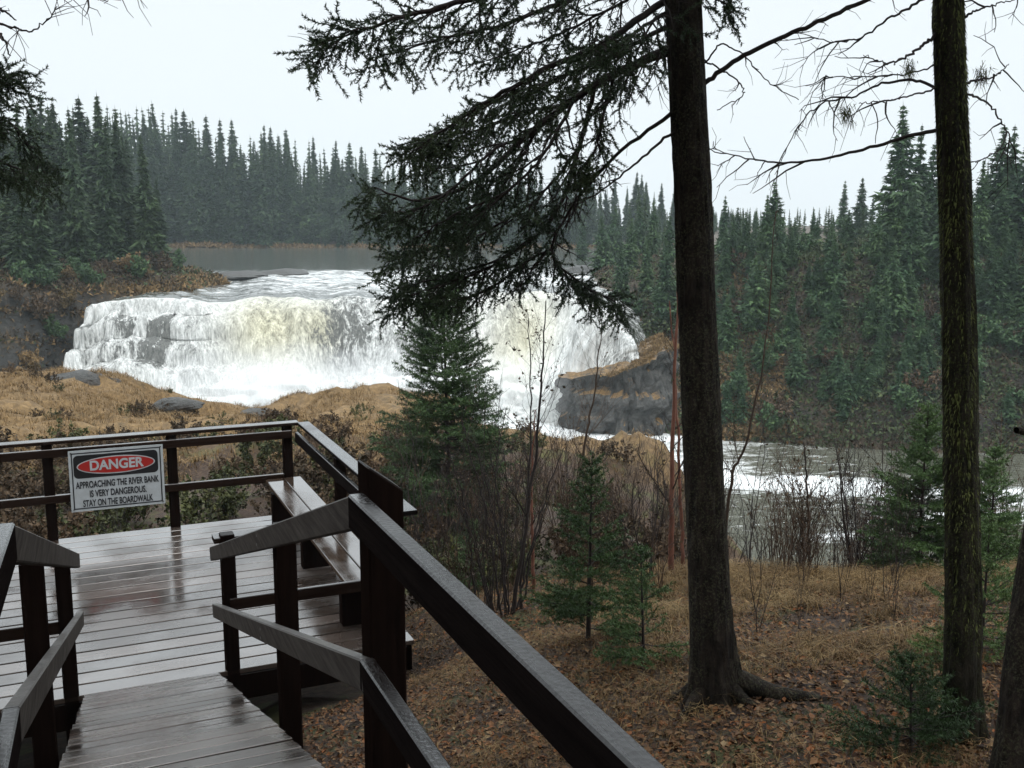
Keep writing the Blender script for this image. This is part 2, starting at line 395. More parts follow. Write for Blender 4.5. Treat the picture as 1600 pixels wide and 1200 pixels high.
ctl += [xd(*a) for a in [(1200, 13, -3.8), (1200, 20, -8.5), (1200, 35, -14), (1200, 44, -18), (1500, 14, -4.0), (1500, 20, -8), (1500, 35, -14.5), (1500, 42, -18),
    (1000, 40, -9.5), (1000, 52, -18), (850, 42, -9.5), (850, 54, -18), (600, 52, -10), (600, 62, -18), (300, 48, -10.5), (300, 60, -18), (0, 52, -10),
    (0, 62, -18), (-500, 45, -7), (-500, 62, -18), (2200, 14, -3.5), (2200, 35, -14.5), (2200, 42, -18), (-600, 20, -3), (1080, 20, -6), (1120, 30, -10.5)]]
ctl = np.array(ctl)
def _fit():
    X = ctl[:, :2]; n = len(X)
    K = np.linalg.norm(X[:, None] - X[None], axis=2); A = np.zeros((n + 3, n + 3)); A[:n, :n] = K - .02 * np.eye(n)
    A[:n, n] = 1; A[:n, n + 1:] = X; A[n, :n] = 1; A[n + 1:, :n] = X.T
    return np.linalg.solve(A, np.concatenate([ctl[:, 2], [0, 0, 0]]))
_w = _fit()
def meadow_of(x, y): return sm(y, 19, 25) * np.maximum(sm(-x / np.maximum(y, 1), .02, .12), .8 * sm(y, 25, 28))
def Hn(x, y):
    x = np.atleast_1d(np.asarray(x, float)); y = np.atleast_1d(np.asarray(y, float)); out = np.zeros(x.shape)
    fx, fy, fo = x.ravel(), y.ravel(), np.zeros(x.size)
    for i in range(0, x.size, 20000):
        q = np.stack([fx[i:i + 20000], fy[i:i + 20000]], 1)
        d = np.linalg.norm(q[:, None] - ctl[None, :, :2], axis=2)
        fo[i:i + 20000] = d @ _w[:-3] + _w[-3] + q @ _w[-2:]
    out = fo.reshape(x.shape)
    k = sm(y, 11, 24)
    out = out + fbm(x * .45, y * .45, 4, 3) * (.05 + .24 * k) + (.32 - np.abs(fbm(x * .75, y * .75, 2, 9))) * .75 * k + fbm(x * 3, y * 3, 3, 5) * .03
    return np.maximum(out, -19)
def grid(mb, xs, ys, Hf, mat=0, smooth=True):
    X, Y = np.meshgrid(xs, ys); Z = Hf(X, Y); nx, ny = len(xs), len(ys)
    i = np.arange(ny - 1)[:, None] * nx; j = np.arange(nx - 1)[None, :]
    F = np.stack([i + j, i + j + 1, i + nx + j + 1, i + nx + j], -1).reshape(-1, 4)
    mb.add(np.stack([X, Y, Z], -1).reshape(-1, 3), F, mat, smooth); return X.ravel(), Y.ravel(), Z.ravel()
def sgrid(lo, hi, n, p=2.2):
    t = np.linspace(-1, 1, n); s = np.sign(t) * (abs(t) ** p * .82 + abs(t) * .18)
    return np.where(s < 0, -s * lo, s * hi)
mb = MB(); X, Y, Z = grid(mb, sgrid(-70, 70, 330), np.concatenate([np.linspace(-25, 1, 40), np.linspace(1.1, 14, 150), np.linspace(14.15, 66, 210)]), Hn)
g = mb.build('ground', M['ground'], attrs={'meadow': meadow_of(X, Y), 'wet': sm(Z, -7.5, -10) })
tag(g, kind='structure')
mb = MB(); a = np.linspace(0, 2 * np.pi, 65)[:-1]
mb.add([(0, 0, -19.5)] + [(600 * math.cos(t), 600 * math.sin(t), -19.5) for t in a], [(0, i + 1, (i + 1) % 64 + 1) for i in range(64)])
tag(mb.build('land', M['cliff']), kind='structure')

# ------------------------------------------------------------------ far banks: upper channel and gorge cut into a plateau
LIP = [(150, 476, 88), (165, 471, 88.5), (240, 468, 89), (330, 468, 90), (420, 468, 91), (500, 466, 92), (560, 464, 92), (640, 466, 92), (700, 461, 94),
       (760, 456, 96), (830, 456, 96), (890, 466, 93), (940, 478, 90), (975, 500, 87), (995, 540, 85), (1003, 572, 84)]
LIPW = np.array([aty(*a) for a in LIP])
lipxy = [tuple(p[:2]) for p in LIPW]
gorge = [(-37, 86), (-41, 79), (-44, 70), (-38, 58), (-10, 50), (8, 45), (20, 38), (35, 34), (60, 30), (150, 30), (150, 80), (60, 74), (40, 74), (30, 75), (17, 79), (8.5, 83), (4.3, 87.5)] + lipxy[::-1]
upper = lipxy[1:] + [(12, 92), (9, 110), (9, 131), (22, 190), (34, 251), (-82, 247), (-76, 232), (-50, 152), (-38, 128), (-30, 112), (-31, 100), (-34.5, 91)]
def sdist(x, y, poly):
    P = np.array(poly); Q = np.roll(P, -1, 0); sh = x.shape; p = np.stack([x.ravel(), y.ravel()], 1)
    best = np.full(len(p), 1e9); ins = np.zeros(len(p), bool)
    for a, b in zip(P, Q):
        e = b - a; t = np.clip(((p - a) @ e) / (e @ e + 1e-12), 0, 1); best = np.minimum(best, np.linalg.norm(p - a - t[:, None] * e, axis=1))
        c = (a[1] > p[:, 1]) != (b[1] > p[:, 1])
        with np.errstate(divide='ignore', invalid='ignore'):
            ins ^= c & (p[:, 0] < (b[0] - a[0]) * (p[:, 1] - a[1]) / (b[1] - a[1] + 1e-12) + a[0])
    return np.where(ins, -best, best).reshape(sh)
def Hf(x, y):
    x = np.asarray(x, float); y = np.asarray(y, float)
    n1 = fbm(x * .12, y * .12, 4, 21); n2 = fbm(x * .5, y * .5, 4, 22)
    dG = sdist(x, y, gorge) + n1 * 1.2; dU = sdist(x, y, upper) + n1 * .8
    right = sm(x, 8, 30)
    P = -4.9 + 1.6 * sm(dU, 0, 10) + 1.6 * right * sm(dU, 3, 20) + n1 * .5 + n2 * .25 + 1.2 * sm(y, 100, 240) * sm(dU, 4, 40)
    w = np.where(x > 0, 15.0, 4.5)
    t = np.clip(dG / w, 0, 1)
    butt = np.exp(-(((x - 8) / 7.0) ** 2 + ((y - 88) / 6.0) ** 2) * .8)
    prof = t ** .8
    step = (np.floor(t * 5 + n2 * .4) + sm(t * 5 + n2 * .4 - np.floor(t * 5 + n2 * .4), .55, 1)) / 5
    prof = np.where(x > 0, .6 * prof + .4 * step, step * .8 + .2 * prof)
    G = -16.2 + (P + 16.2) * np.clip(prof, 0, 1)
    G = np.maximum(G, -16.2 + (4.6 * sm(dG, 0, 1.3) + 2.6 * sm(dG, 2, 9)) * sm(butt, .15, .5) + n2 * .3)
    bank = np.where(dU < 0, -7.5 + sm(dU, -2, 0) * 2.0, -5.5 + sm(dU, 0, 2.2) * .9 + (P + 4.6) * sm(dU, 1, 9))
    H = np.minimum(G, np.maximum(bank, -7.6))
    H = np.where(dU < 0, np.minimum(bank, H), H)
    return np.where(dG < 0, -17.5, H)
mb = MB()
xs = np.concatenate([np.linspace(-260, -62, 45), np.linspace(-60, 62, 190), np.linspace(64, 260, 45)])
ys = np.concatenate([np.linspace(66, 112, 110), np.linspace(113, 260, 80), np.linspace(264, 420, 30)])
X, Y, Z = grid(mb, xs, ys, Hf)
keep = mb.F[4][0]; zc = Z[keep].max(axis=1); mb.F[4][0] = keep[zc > -17.4]; mb.M[4][0] = mb.M[4][0][zc > -17.4]; mb.S[4][0] = mb.S[4][0][zc > -17.4]
tag(mb.build('river_banks', M['cliff']), kind='structure')

# ------------------------------------------------------------------ the river: upper water, falls, lower water
ZL = -15.6
S = 260
BASE = [(28, 81), (55, 80.5), (140, 81), (300, 82.5), (420, 84), (520, 85.5), (560, 86), (640, 86), (700, 87), (750, 88), (800, 88), (840, 87.5), (860, 87), (870, 86.5), (885, 86), (890, 85.5)]
BASEW = np.array([[(a - 800) / 1600 * d * 1.0127, d, ZL - .6] for a, d in BASE])
lp = path(LIPW, S); bp = path(BASEW, S)
lp[:, 2] += fbm(np.arange(S) * .09, 0 * lp[:, 0], 4, 31) * .42; lp[:, 1] += fbm(np.arange(S) * .07, 0 * lp[:, 0], 3, 32) * .9
T = 110
tt = np.linspace(0, 1, T)
sN = np.linspace(0, 1, S)
FV = np.zeros((T, S, 3)); leftness = 1 - sm(sN, .12, .30)
for k, t in enumerate(tt):
    a = np.full(S, t)
    h = .18 * a + .82 * a ** 1.6 if False else a ** .55           # distance run out from the lip
    v = a
    st = (np.floor(a * 6 + fbm(sN * 22, a * 0, 3, 41) * .6) + sm((a * 6 + fbm(sN * 22, a * 0, 3, 41) * .6) % 1, .35, .75)) / 6
    st = np.clip(st, 0, 1)
    v = v * (1 - leftness * .75) + st * leftness * .75
    h = h * (1 - leftness) + a * leftness
    FV[k, :, :2] = lp[:, :2] * (1 - h[:, None]) + bp[:, :2] * h[:, None]
    FV[k, :, 2] = lp[:, 2] * (1 - v) + bp[:, 2] * v
TT, SS = np.meshgrid(tt, sN, indexing='ij')
amp = sm(TT, .0, .12)
ridge = fbm(SS * 11, TT * .8, 3, 50) * 1.5 + fbm(SS * 70, TT * 1.2, 4, 51) * .6 + fbm(SS * 26, TT * 2.2, 4, 52) * .6
billow = np.abs(fbm(SS * 34, TT * 8, 6, 53)) * 2.6
disp = amp * (ridge * (1 - .3 * TT) + billow * sm(TT, .4, .95)) 
nrm = np.cross(np.gradient(FV, axis=1), np.gradient(FV, axis=0)); nrm = norm(nrm)
nrm[nrm[..., 1] > 0] *= -1
FV = FV + nrm * disp[..., None]
def bumpat(s0, w, t0, wt_): return np.exp(-((SS - s0) / w) ** 2) * np.exp(-((TT - t0) / wt_) ** 2)
# sN ~ index along lip: 0..15 knots
kn = lambda i: i / 15
panel = sm(SS, kn(2.12), kn(2.18)) * (1 - sm(SS, kn(2.46), kn(2.52))) * sm(TT, .14, .2) * (1 - sm(TT, .42, .56)) + .35 * sm(SS, kn(1.55), kn(1.6)) * (1 - sm(SS, kn(1.85), kn(1.9))) * sm(TT, .1, .14) * (1 - sm(TT, .2, .26))
thin = .44 * (1 - sm(TT, .28, .62)) * (.35 + .9 * vnoise(SS * 24 + .5, TT * 1.5, 44)) + .06 * (1 - sm(TT, .75, .95)) + 2.6 * panel + .5 * bumpat(kn(1.6), .05, .45, .3) + 1.0 * bumpat(kn(5.6), .055, .28, .28) + .7 * bumpat(kn(7.2), .03, .35, .3) + .4 * bumpat(kn(2.9), .03, .5, .3)
thin += .12 * (1 - sm(SS, .05, .22)) * (1 - sm(TT, .7, 1))
thin += .35 * sm(SS, .82, .95) * (1 - sm(TT, .3, .9))
tint = .9 * bumpat(kn(4.0), .045, .22, .26) + .8 * bumpat(kn(5.0), .03, .2, .2) + .7 * bumpat(kn(10), .06, .3, .35) + .12
mb = MB(); i = np.arange(T - 1)[:, None] * S; j = np.arange(S - 1)[None, :]
F = np.stack([i + j, i + S + j, i + S + j + 1, i + j + 1], -1).reshape(-1, 4)
mb.add(FV.reshape(-1, 3), F, 0, True)
tag(mb.build('waterfall', M['falls'], attrs={'thin': np.clip(thin, 0, 3).ravel(), 'tint': np.clip(tint, 0, 1).ravel()}), kind='structure')

# upper river from the lip back to the far shore
TU = 150
far = np.stack([np.interp(sN, [0, 1], [-95, 45]), np.full(S, 275.0), np.full(S, 0.0)], 1)
UV_ = np.zeros((TU, S, 3)); tu = np.linspace(0, 1, TU) ** 2.3
for k, t in enumerate(tu):
    UV_[k, :, :2] = lp[:, :2] * (1 - t) + far[:, :2] * t
yy = UV_[..., 1]; xx = UV_[..., 0]
lev = -4.75
run = np.clip((yy - lp[None, :, 1]) / 46, 0, 1)
UV_[..., 2] = lp[None, :, 2] * (1 - sm(run)) + lev * sm(run)
rap = (1 - sm(yy, 128, 146)) 
UV_[..., 2] += rap * fbm(xx * .35, yy * .5, 4, 61) * .34 * sm(run, 0, .06) - .08
foam = rap * (.36 + .2 * sm(run, .0, .5)) - .12 * sm(-xx, 20, 34) + .22 * np.exp(-((yy - 141) / 4) ** 2) * sm(xx, -26, -14)
mb = MB(); i = np.arange(TU - 1)[:, None] * S
F = np.stack([i + j, i + j + 1, i + S + j + 1, i + S + j], -1).reshape(-1, 4)
mb.add(UV_.reshape(-1, 3), F, 0, True)
tag(mb.build('river', M['upper'], attrs={'foam': foam.ravel()}), kind='structure')

# lower river
def lowz(x, y):
    rp = np.array([(10, 70), (14, 67.5), (19, 65), (25, 64), (31, 62), (42, 60), (60, 58)])
    d = sdist(x, y, [tuple(p) for p in rp] + [tuple(p) for p in rp[::-1]]); d = np.abs(d)
    r = np.exp(-(d / 3.2) ** 2) + .8 * np.exp(-(((x - 18) / 2.2) ** 2 + ((y - 54.5) / 1.2) ** 2)) + .55 * np.exp(-(((x - 27) / 9) ** 2 + ((y - 58.0) / 1.6) ** 2))
    r = r * (.45 + 1.1 * vnoise(x * .55, y * .9, 77))
    return ZL + fbm(x * .35, y * .55, 4, 71) * (.14 + .8 * r), r
xs = np.concatenate([np.linspace(-48, 52, 260), np.linspace(53, 150, 40)]); ys = np.linspace(30, 92, 170)
mb = MB(); X, Y, Z = grid(mb, xs, ys, lambda x, y: lowz(x, y)[0])
r = lowz(X, Y)[1]
bd = np.min(np.linalg.norm(np.stack([X, Y], 1)[:, None] - bp[None, ::6, :2], axis=2), axis=1)
foam = .74 * np.exp(-(bd / 13.0) ** 2) + .50 * r + .22 + .12 * np.exp(-(((X - 8) / 9) ** 2 + ((Y - 76) / 6) ** 2))
tag(mb.build('water', M['lower'], attrs={'foam': foam}), kind='structure')

# ------------------------------------------------------------------ rocks
def rock_mesh(rng, sx_, sy_, sz_, flatness=.5):
    mb = MB(); n, m_ = 20, 14
    th = np.linspace(0, 2 * np.pi, n, endpoint=False); ph = np.linspace(-np.pi / 2, np.pi / 2, m_)
    P, Q = np.meshgrid(ph, th, indexing='ij')
    d = np.stack([np.cos(P) * np.cos(Q), np.cos(P) * np.sin(Q), np.sin(P)], -1)
    o = rng.random(3) * 50
    r = 1 + .35 * fbm(d[..., 0] * 1.5 + o[0] + d[..., 2], d[..., 1] * 1.5 + o[1] - d[..., 2], 4, 7)
    for q in range(13):
        c = norm(rng.normal(size=3)); k = (d @ c); r = np.minimum(r, np.where(k > .1, (.62 + .3 * rng.random()) / np.maximum(k, .1), 9))
    V = d * r[..., None] * np.array([sx_, sy_, sz_])
    i = np.arange(m_ - 1)[:, None] * n; jj = np.arange(n)[None, :]
    F = np.stack([i + jj, i + (jj + 1) % n, i + n + (jj + 1) % n, i + n + jj], -1).reshape(-1, 4)
    mb.add(V.reshape(-1, 3), F, 0, False); return mb
rg = np.random.default_rng(5)
for (X, Y, d, a, b, c, lab) in [
    (112, 606, 39.5, 1.7, 1.2, .7, 'pale rock showing through the grass of the left knoll'),
    (40, 622, 38.5, 1.2, .9, .6, 'dark rock jutting from the left knoll beside the pale one'),
    (275, 634, 38.5, 1.0, .9, .4, 'dark wet rock on the left side of the gap between the knolls'),
    (405, 650, 38.5, .8, .9, .4, 'dark wet rock on the right side of the gap between the knolls'),
    (445, 428, 126, 3.4, 3.0, .8, 'dark flat rock out in the rapids above the falls'),
    (375, 432, 122, 4.2, 3.5, .7, 'long dark rock ledge beside the left bank bushes above the falls'),
    (400, 446, 113, 2.5, 2.2, .45, 'low dark rock awash nearest the lip of the falls'),
    (920, 424, 130, 3.6, 3, .9, 'grey rock ledge on the right bank above the falls')]:
    p = aty(X, Y, d)
    o = rock_mesh(rg, a, b, c).build('rock', M['rock'], loc=tuple(p)); tag(o, lab, 'rock')

def buttress():
    foot = np.array([(4.9, 87.5), (4.4, 85.2), (5.6, 83.0), (8.5, 81.4), (10.5, 81.2), (12.6, 82.2), (13.6, 86), (12, 91), (7.5, 90)])
    P = path(np.vstack([foot, foot[:1]]), 161)[:-1]; n = len(P); c = P.mean(0); rj = np.random.default_rng(8)
    ztop = lambda x, y: np.interp(x, [4, 8, 11, 14, 18, 24], [-11.3, -10.7, -9.5, -8.3, -7.6, -6]) + fbm(x * .5, y * .5, 4, 33) * .5
    rings = []; L_ = 26
    for k in range(L_ + 10):
        if k <= L_:
            t = k / L_; ins = .92 - .0 * t; q = c + (P - c) * (1.0 - .05 * t)
            zt = ztop(q[:, 0], q[:, 1]); z = -17.5 + (zt + 17.5) * t
            led = (np.floor(z * .9 + fbm(q[:, 0] * .3, q[:, 1] * .3, 2, 34)) % 2) * .25
            dd = norm(q - c); q = q + dd * ((fbm(np.arange(n) * .13, z * .6, 5, 35)[:, None] * .9 + (np.floor(3 * vnoise(np.arange(n) * .16, np.floor(z * .9) * 3.1, 39)) / 3)[:, None] * .9) - led[:, None] * (1 if k < L_ else 0))
        else:
            u_ = (k - L_) / 9.5; q = c + (P - c) * .95 * (1 - u_); z = ztop(q[:, 0], q[:, 1]) + fbm(q[:, 0] * 1.2, q[:, 1] * 1.2, 3, 36) * .35
        rings.append(np.column_stack([q, z]))
    V = np.array(rings); i = np.arange(len(rings) - 1)[:, None] * n; jj = np.arange(n)[None, :]
    F = np.stack([i + jj, i + (jj + 1) % n, i + n + (jj + 1) % n, i + n + jj], -1).reshape(-1, 4)
    mb = MB(); mb.add(V.reshape(-1, 3), F, 0, False)
    tag(mb.build('rock_outcrop', M['buttress'], loc=(c[0], c[1], -17), off=(c[0], c[1], -17)), 'grey rock buttress topped with tan turf at the right end of the falls', 'rock')
buttress()
# brush and turf clothing the far banks
def far_cover(n, seed, region, size, hmax):
    rgg = np.random.default_rng(seed); x, y = region(rgg, n); dG = sdist(x, y, gorge); dU = sdist(x, y, upper)
    k = (dG > .4) & (dU > .7); x, y = x[k], y[k]; n = len(x)
    cl = np.clip(fbm(x * .35, y * .35, 3, seed) + .5, 0, 1.2)
    c = np.column_stack([x, y, Hf(x, y) + hmax * cl * rgg.random(n)])
    a = norm(rgg.normal(size=(n, 3)) + np.array([0, 0, .4])); b = norm(np.cross(a, rgg.normal(size=(n, 3)))); s = (size * (.5 + rgg.random(n)))[:, None]
    return np.stack([c - b * s * .3, c + b * s * .3, c + a * s], 1).reshape(-1, 3)
slope = lambda r, n: (12 + 52 * r.random(n), 74 + 30 * r.random(n))
leftb = lambda r, n: (-70 + 48 * r.random(n), 78 + 76 * r.random(n))
ridge_ = lambda r, n: (6 + 18 * r.random(n), 92 + 45 * r.random(n))
mb = MB(); mb.tris(far_cover(95000, 61, slope, .32, 1.5)); mb.tris(far_cover(18000, 62, leftb, .34, 1.1)); mb.tris(far_cover(14000, 63, ridge_, .34, 1.0))
tag(mb.build('undergrowth', M['bank_green']), 'dull green undergrowth on the far banks of the river', 'undergrowth', kind='stuff')
mb = MB(); mb.tris(far_cover(42000, 64, slope, .30, 1.0)); mb.tris(far_cover(30000, 65, leftb, .30, .9)); mb.tris(far_cover(14000, 66, ridge_, .3, .9)); mb.tris(far_cover(26000, 72, lambda r, n: (-62 + 30 * r.random(n), 72 + 30 * r.random(n)), .34, .8))
tag(mb.build('brushwood', M['brush']), 'brown leafless brushwood on the far banks of the river', 'undergrowth', kind='stuff')
rgg = np.random.default_rng(67)
def strip(r, n): return -86 + 130 * r.random(n), 248.5 + 4 * r.random(n)
def lip_l(r, n):
    t = r.random(n) * 4.99; k = t.astype(int); f = t - k; A_ = np.array([(-34.5, 91), (-31, 100), (-30, 112), (-38, 128), (-50, 152), (-76, 232)]); p = A_[k] * (1 - f[:, None]) + A_[k + 1] * f[:, None]
    return p[:, 0] - 4.5 * r.random(n), p[:, 1] + r.normal(size=n)
def top_(n, seed):
    rgg = np.random.default_rng(seed); x = 6 + 7.4 * rgg.random(n); y = 80.8 + 10 * rgg.random(n); k = fbm(x * .5, y * .5, 3, 37) + .12 * (x - 10) > -.1 + .3 * rgg.random(n); x, y = x[k], y[k]; n = len(x)
    c = np.column_stack([x, y, np.interp(x, [4, 8, 11, 14, 18, 24], [-11.3, -10.7, -9.5, -8.3, -7.6, -6]) + fbm(x * .5, y * .5, 4, 33) * .5]); a = norm(rgg.normal(size=(n, 3)) * .7 + np.array([0, 0, .8])); b = norm(np.cross(a, rgg.normal(size=(n, 3)))); s = (.24 * (.5 + rgg.random(n)))[:, None]
    return np.stack([c - b * s * .25, c + b * s * .25, c + a * s], 1).reshape(-1, 3)
mb = MB(); mb.tris(top_(22000, 71)); mb.tris(far_cover(14000, 68, strip, .7, .6)); mb.tris(far_cover(9000, 69, lip_l, .45, .5)); mb.tris(far_cover(26000, 74, lambda r, n: (13.4 + 9 * r.random(n), 79 + 10 * r.random(n)), .28, .9)); mb.tris(far_cover(3000, 75, lambda r, n: (19 + 5 * r.random(n), 93 + 4 * r.random(n)), .4, .4)); mb.tris(far_cover(5000, 73, lambda r, n: (-58 + 24 * r.random(n), 74 + 24 * r.random(n)), .4, .5))
tag(mb.build('bank_grass', M['ochre']), 'ochre grass fringing the upper river', 'grass', kind='stuff')
# spray hanging at the foot of the falls
m, nt, b, N, Lk = newmat('spray'); N.clear()
o_ = N.new('ShaderNodeOutputMaterial'); v_ = N.new('ShaderNodeVolumePrincipled'); v_.inputs['Density'].default_value = .04; v_.inputs['Color'].default_value = (.97, .98, 1, 1); Lk(v_.outputs[0], o_.inputs['Volume'])
for (X, Y, d, a_, b_, c_) in [(350, 625, 80, 6.5, 3.5, 4.0), (470, 618, 82, 7, 3.5, 4.4), (600, 612, 83, 6.5, 3, 4.0), (720, 610, 84, 6, 3, 3.8), (820, 610, 84, 4, 2.5, 3.4)]:
    p = aty(X, Y, d); th = np.linspace(0, 2 * np.pi, 24, endpoint=False); ph = np.linspace(-np.pi / 2, np.pi / 2, 13); Pp, Q = np.meshgrid(ph, th, indexing='ij')
    V = np.stack([a_ * np.cos(Pp) * np.cos(Q), b_ * np.cos(Pp) * np.sin(Q), c_ * np.sin(Pp)], -1).reshape(-1, 3)
    i = np.arange(12)[:, None] * 24; jj = np.arange(24)[None, :]; F = np.stack([i + jj, i + (jj + 1) % 24, i + 24 + (jj + 1) % 24, i + 24 + jj], -1).reshape(-1, 4)
    tag(MB().add(V, F, 0, True).build('spray', m, loc=tuple(p)), 'white spray hanging at the foot of the falls', 'spray', kind='stuff')

# ------------------------------------------------------------------ boardwalk
def local_thing(name, v, u, z, **k):
    o = empty(name, tuple(PF(v, u, z)), TH, **k); o['_o'] = 0; del o['_o']; return o, np.array([v, u, z])
DZ = -1.7
U0, U1, V0, V1 = 7.42, 11.42, -4.2, 2.36
rng = random.Random(3)
t, off = local_thing('viewing_platform', -.9, 9.4, DZ - .9, label='rain wet plank viewing platform overlooking the falls', cat='platform')
mb = MB(); u = U0
while u < U1 - .05:
    w = .180
    beam(mb, (V0, u + w / 2, DZ - .019 + rng.uniform(-.002, .002)), (V1 + rng.uniform(-.012, .006), u + w / 2, DZ - .019 + rng.uniform(-.002, .002)), w, .038, 0, .004)
    u += .2
mb.build('decking', M['deck'], t, off=off)
mb = MB()
for v in np.arange(V0 + .1, V1, .6): beam(mb, (v, U0 + .05, DZ - .14), (v, U1 - .03, DZ - .14), .04, .19)
beam(mb, (V0, U0 + .02, DZ - .145), (V1 - .02, U0 + .02, DZ - .145), .04, .2); beam(mb, (V0, U1 - .03, DZ - .145), (V1 - .02, U1 - .03, DZ - .145), .04, .2)
beam(mb, (V1 - .04, U0, DZ - .145), (V1 - .04, U1, DZ - .145), .04, .2)
mb.build('joists', M['post'], t, off=off)
for v, u in [(-3, 7.7), (-.8, 7.7), (2.2, 7.7), (-3, 11.2), (-.8, 11.2), (2.2, 11.2)]:
    mb = MB(); beam(mb, (v, u, DZ - 1.9), (v, u, DZ - .24), .14, .14); mb.build('support_post', M['post'], t, off=off)

def railing(name, label, posts, pieces, base):
    t, off = local_thing(name, *base, label=label, cat='railing')
    for p in posts:
        mb = MB(); v, u, z0, z1, wv, wu = p[:6]; sl = p[6] if len(p) > 6 else 0
        V = []
        for x, y in ((v - wv / 2, u - wu / 2), (v + wv / 2, u - wu / 2), (v + wv / 2, u + wu / 2), (v - wv / 2, u + wu / 2)): V.append((x, y, z0))
        for x, y in ((v - wv / 2, u - wu / 2), (v + wv / 2, u - wu / 2), (v + wv / 2, u + wu / 2), (v - wv / 2, u + wu / 2)): V.append((x, y, z1 - sl * (x - (v - wv / 2)) / wv))
        c = .006
        mb2 = MB()
        # chamfered square post with a top that may be cut on a slope
        ax, ay = wv / 2, wu / 2
        prof = [(-ax + c, -ay), (ax - c, -ay), (ax, -ay + c), (ax, ay - c), (ax - c, ay), (-ax + c, ay), (-ax, ay - c), (-ax, -ay + c)]
        VV = [(v + x, u + y, z0) for x, y in prof] + [(v + x, u + y, z1 - .006 - sl * (x + ax) / wv) for x, y in prof] + [(v + x * .93, u + y * .93, z1 - sl * (x * .93 + ax) / wv) for x, y in prof]
        FF = [(i, (i + 1) % 8, 8 + (i + 1) % 8, 8 + i) for i in range(8)] + [(8 + i, 8 + (i + 1) % 8, 16 + (i + 1) % 8, 16 + i) for i in range(8)] + [tuple(range(16, 24))]
        mb2.add(VV, FF)
        mb2.build('post', M['post'], t, off=off)
    for nm, mat, segs in pieces:
        mb = MB()
        for s in segs: beam(mb, *s)
        mb.build(nm, M[mat], t, off=off)
    return t, off
# far railing along the river side, with its corner
pz = -.68
railing('platform_railing', 'dark timber railing along the far edge of the viewing platform',
    [(-.305, 11.4, DZ - .3, pz, .1, .1), (.92, 11.4, DZ - .3, pz, .1, .1), (2.165, 11.4, DZ - .3, pz, .1, .1), (-1.53, 11.4, DZ - .3, pz, .1, .1), (-2.75, 11.4, DZ - .3, pz, .1, .1)],
    [('cap_rail', 'rail_v', [((-4.2, 11.4, -.655), (2.29, 11.4, -.655), .14, .038)]),
     ('rail', 'rail_v', [((-4.2, 11.33, -.765), (2.2, 11.33, -.765), .038, .09)]),
     ('rail', 'rail_v', [((-4.2, 11.33, -1.25), (2.1, 11.33, -1.25), .038, .085)])], (-1, 11.4, DZ))
railing('platform_railing', 'dark timber railing behind the bench on the right edge of the platform',
    [(2.33, 9.62, DZ - .3, pz, .1, .1), (2.33, 7.85, DZ - .3, pz, .1, .1)],
    [('cap_rail', 'rail_u', [((2.34, 11.325, -.655), (2.34, 7.42, -.655), .13, .038)]),
     ('rail', 'rail_u', [((2.255, 11.3, -.80), (2.255, 7.45, -.80), .038, .12)])], (2.34, 9.5, DZ))
railing('platform_railing', 'low railing on the near edge between the ramp and the bench',
    [(2.2, 7.5, DZ - .3, -.74, .1, .1)],
    [('cap_rail', 'rail_v', [((.86, 7.5, -.70), (2.26, 7.5, -.70), .14, .04)]),
     ('rail', 'rail_v', [((.95, 7.43, -1.19), (2.2, 7.43, -1.19), .038, .09)])], (1.5, 7.5, DZ))
railing('platform_railing', 'low railing on the near edge running off left of the ramp',
    [(-1.6, 7.5, DZ - .3, -.74, .1, .1), (-2.9, 7.5, DZ - .3, -.74, .1, .1)],
    [('cap_rail', 'rail_v', [((-4.2, 7.56, -.70), (-.1, 7.56, -.70), .14, .04)]),
     ('rail', 'rail_v', [((-4.2, 7.46, -1.19), (-.15, 7.46, -1.19), .038, .09)])], (-2.2, 7.5, DZ))

# ramp with its landing
UR = 2.95
def rz(u): return DZ + .35 * (U0 - u) if u > UR else DZ + .35 * (U0 - UR)
def vr(u): return .845 + (max(u, UR) - 7.42) * .036
def vl(u): return -.20 + (max(u, UR) - 2.87) * .028
t, off = local_thing('boardwalk_ramp', .3, 5.2, -1.4, label='wet plank ramp running down to the viewing platform', cat='ramp')
mb = MB(); u = U0 - .1
while u > UR:
    z = rz(u) - .019
    beam(mb, (vl(u) + rng.uniform(-.006, .006), u, z), (vr(u) + rng.uniform(-.006, .006), u, z + rng.uniform(-.003, .003)), .183, .038, 0, .004)
    u -= .208
V = mb.V   # tilt each plank to the slope of the ramp
for k, vv in enumerate(V):
    uc = vv[:, 1].mean(); V[k] = np.stack([vv[:, 0], vv[:, 1], vv[:, 2] - .35 * (vv[:, 1] - uc)], 1)
while u > -2.0:
    beam(mb, (-.2, u, rz(0) - .019), (.78, u, rz(0) - .019), .186, .038, 0, .004); u -= .196
mb.build('planks', M['deck'], t, off=off)
mb = MB()
for f in (vl, vr):
    s = .05 if f is vl else -.05
    beam(mb, (f(U0) + s, U0 - .05, rz(U0) - .14), (f(UR) + s, UR, rz(UR) - .14), .04, .19)
    beam(mb, (f(UR) + s, UR, rz(0) - .14), (f(UR) + s, -2, rz(0) - .14), .04, .19)
mb.build('stringer', M['post'], t, off=off)

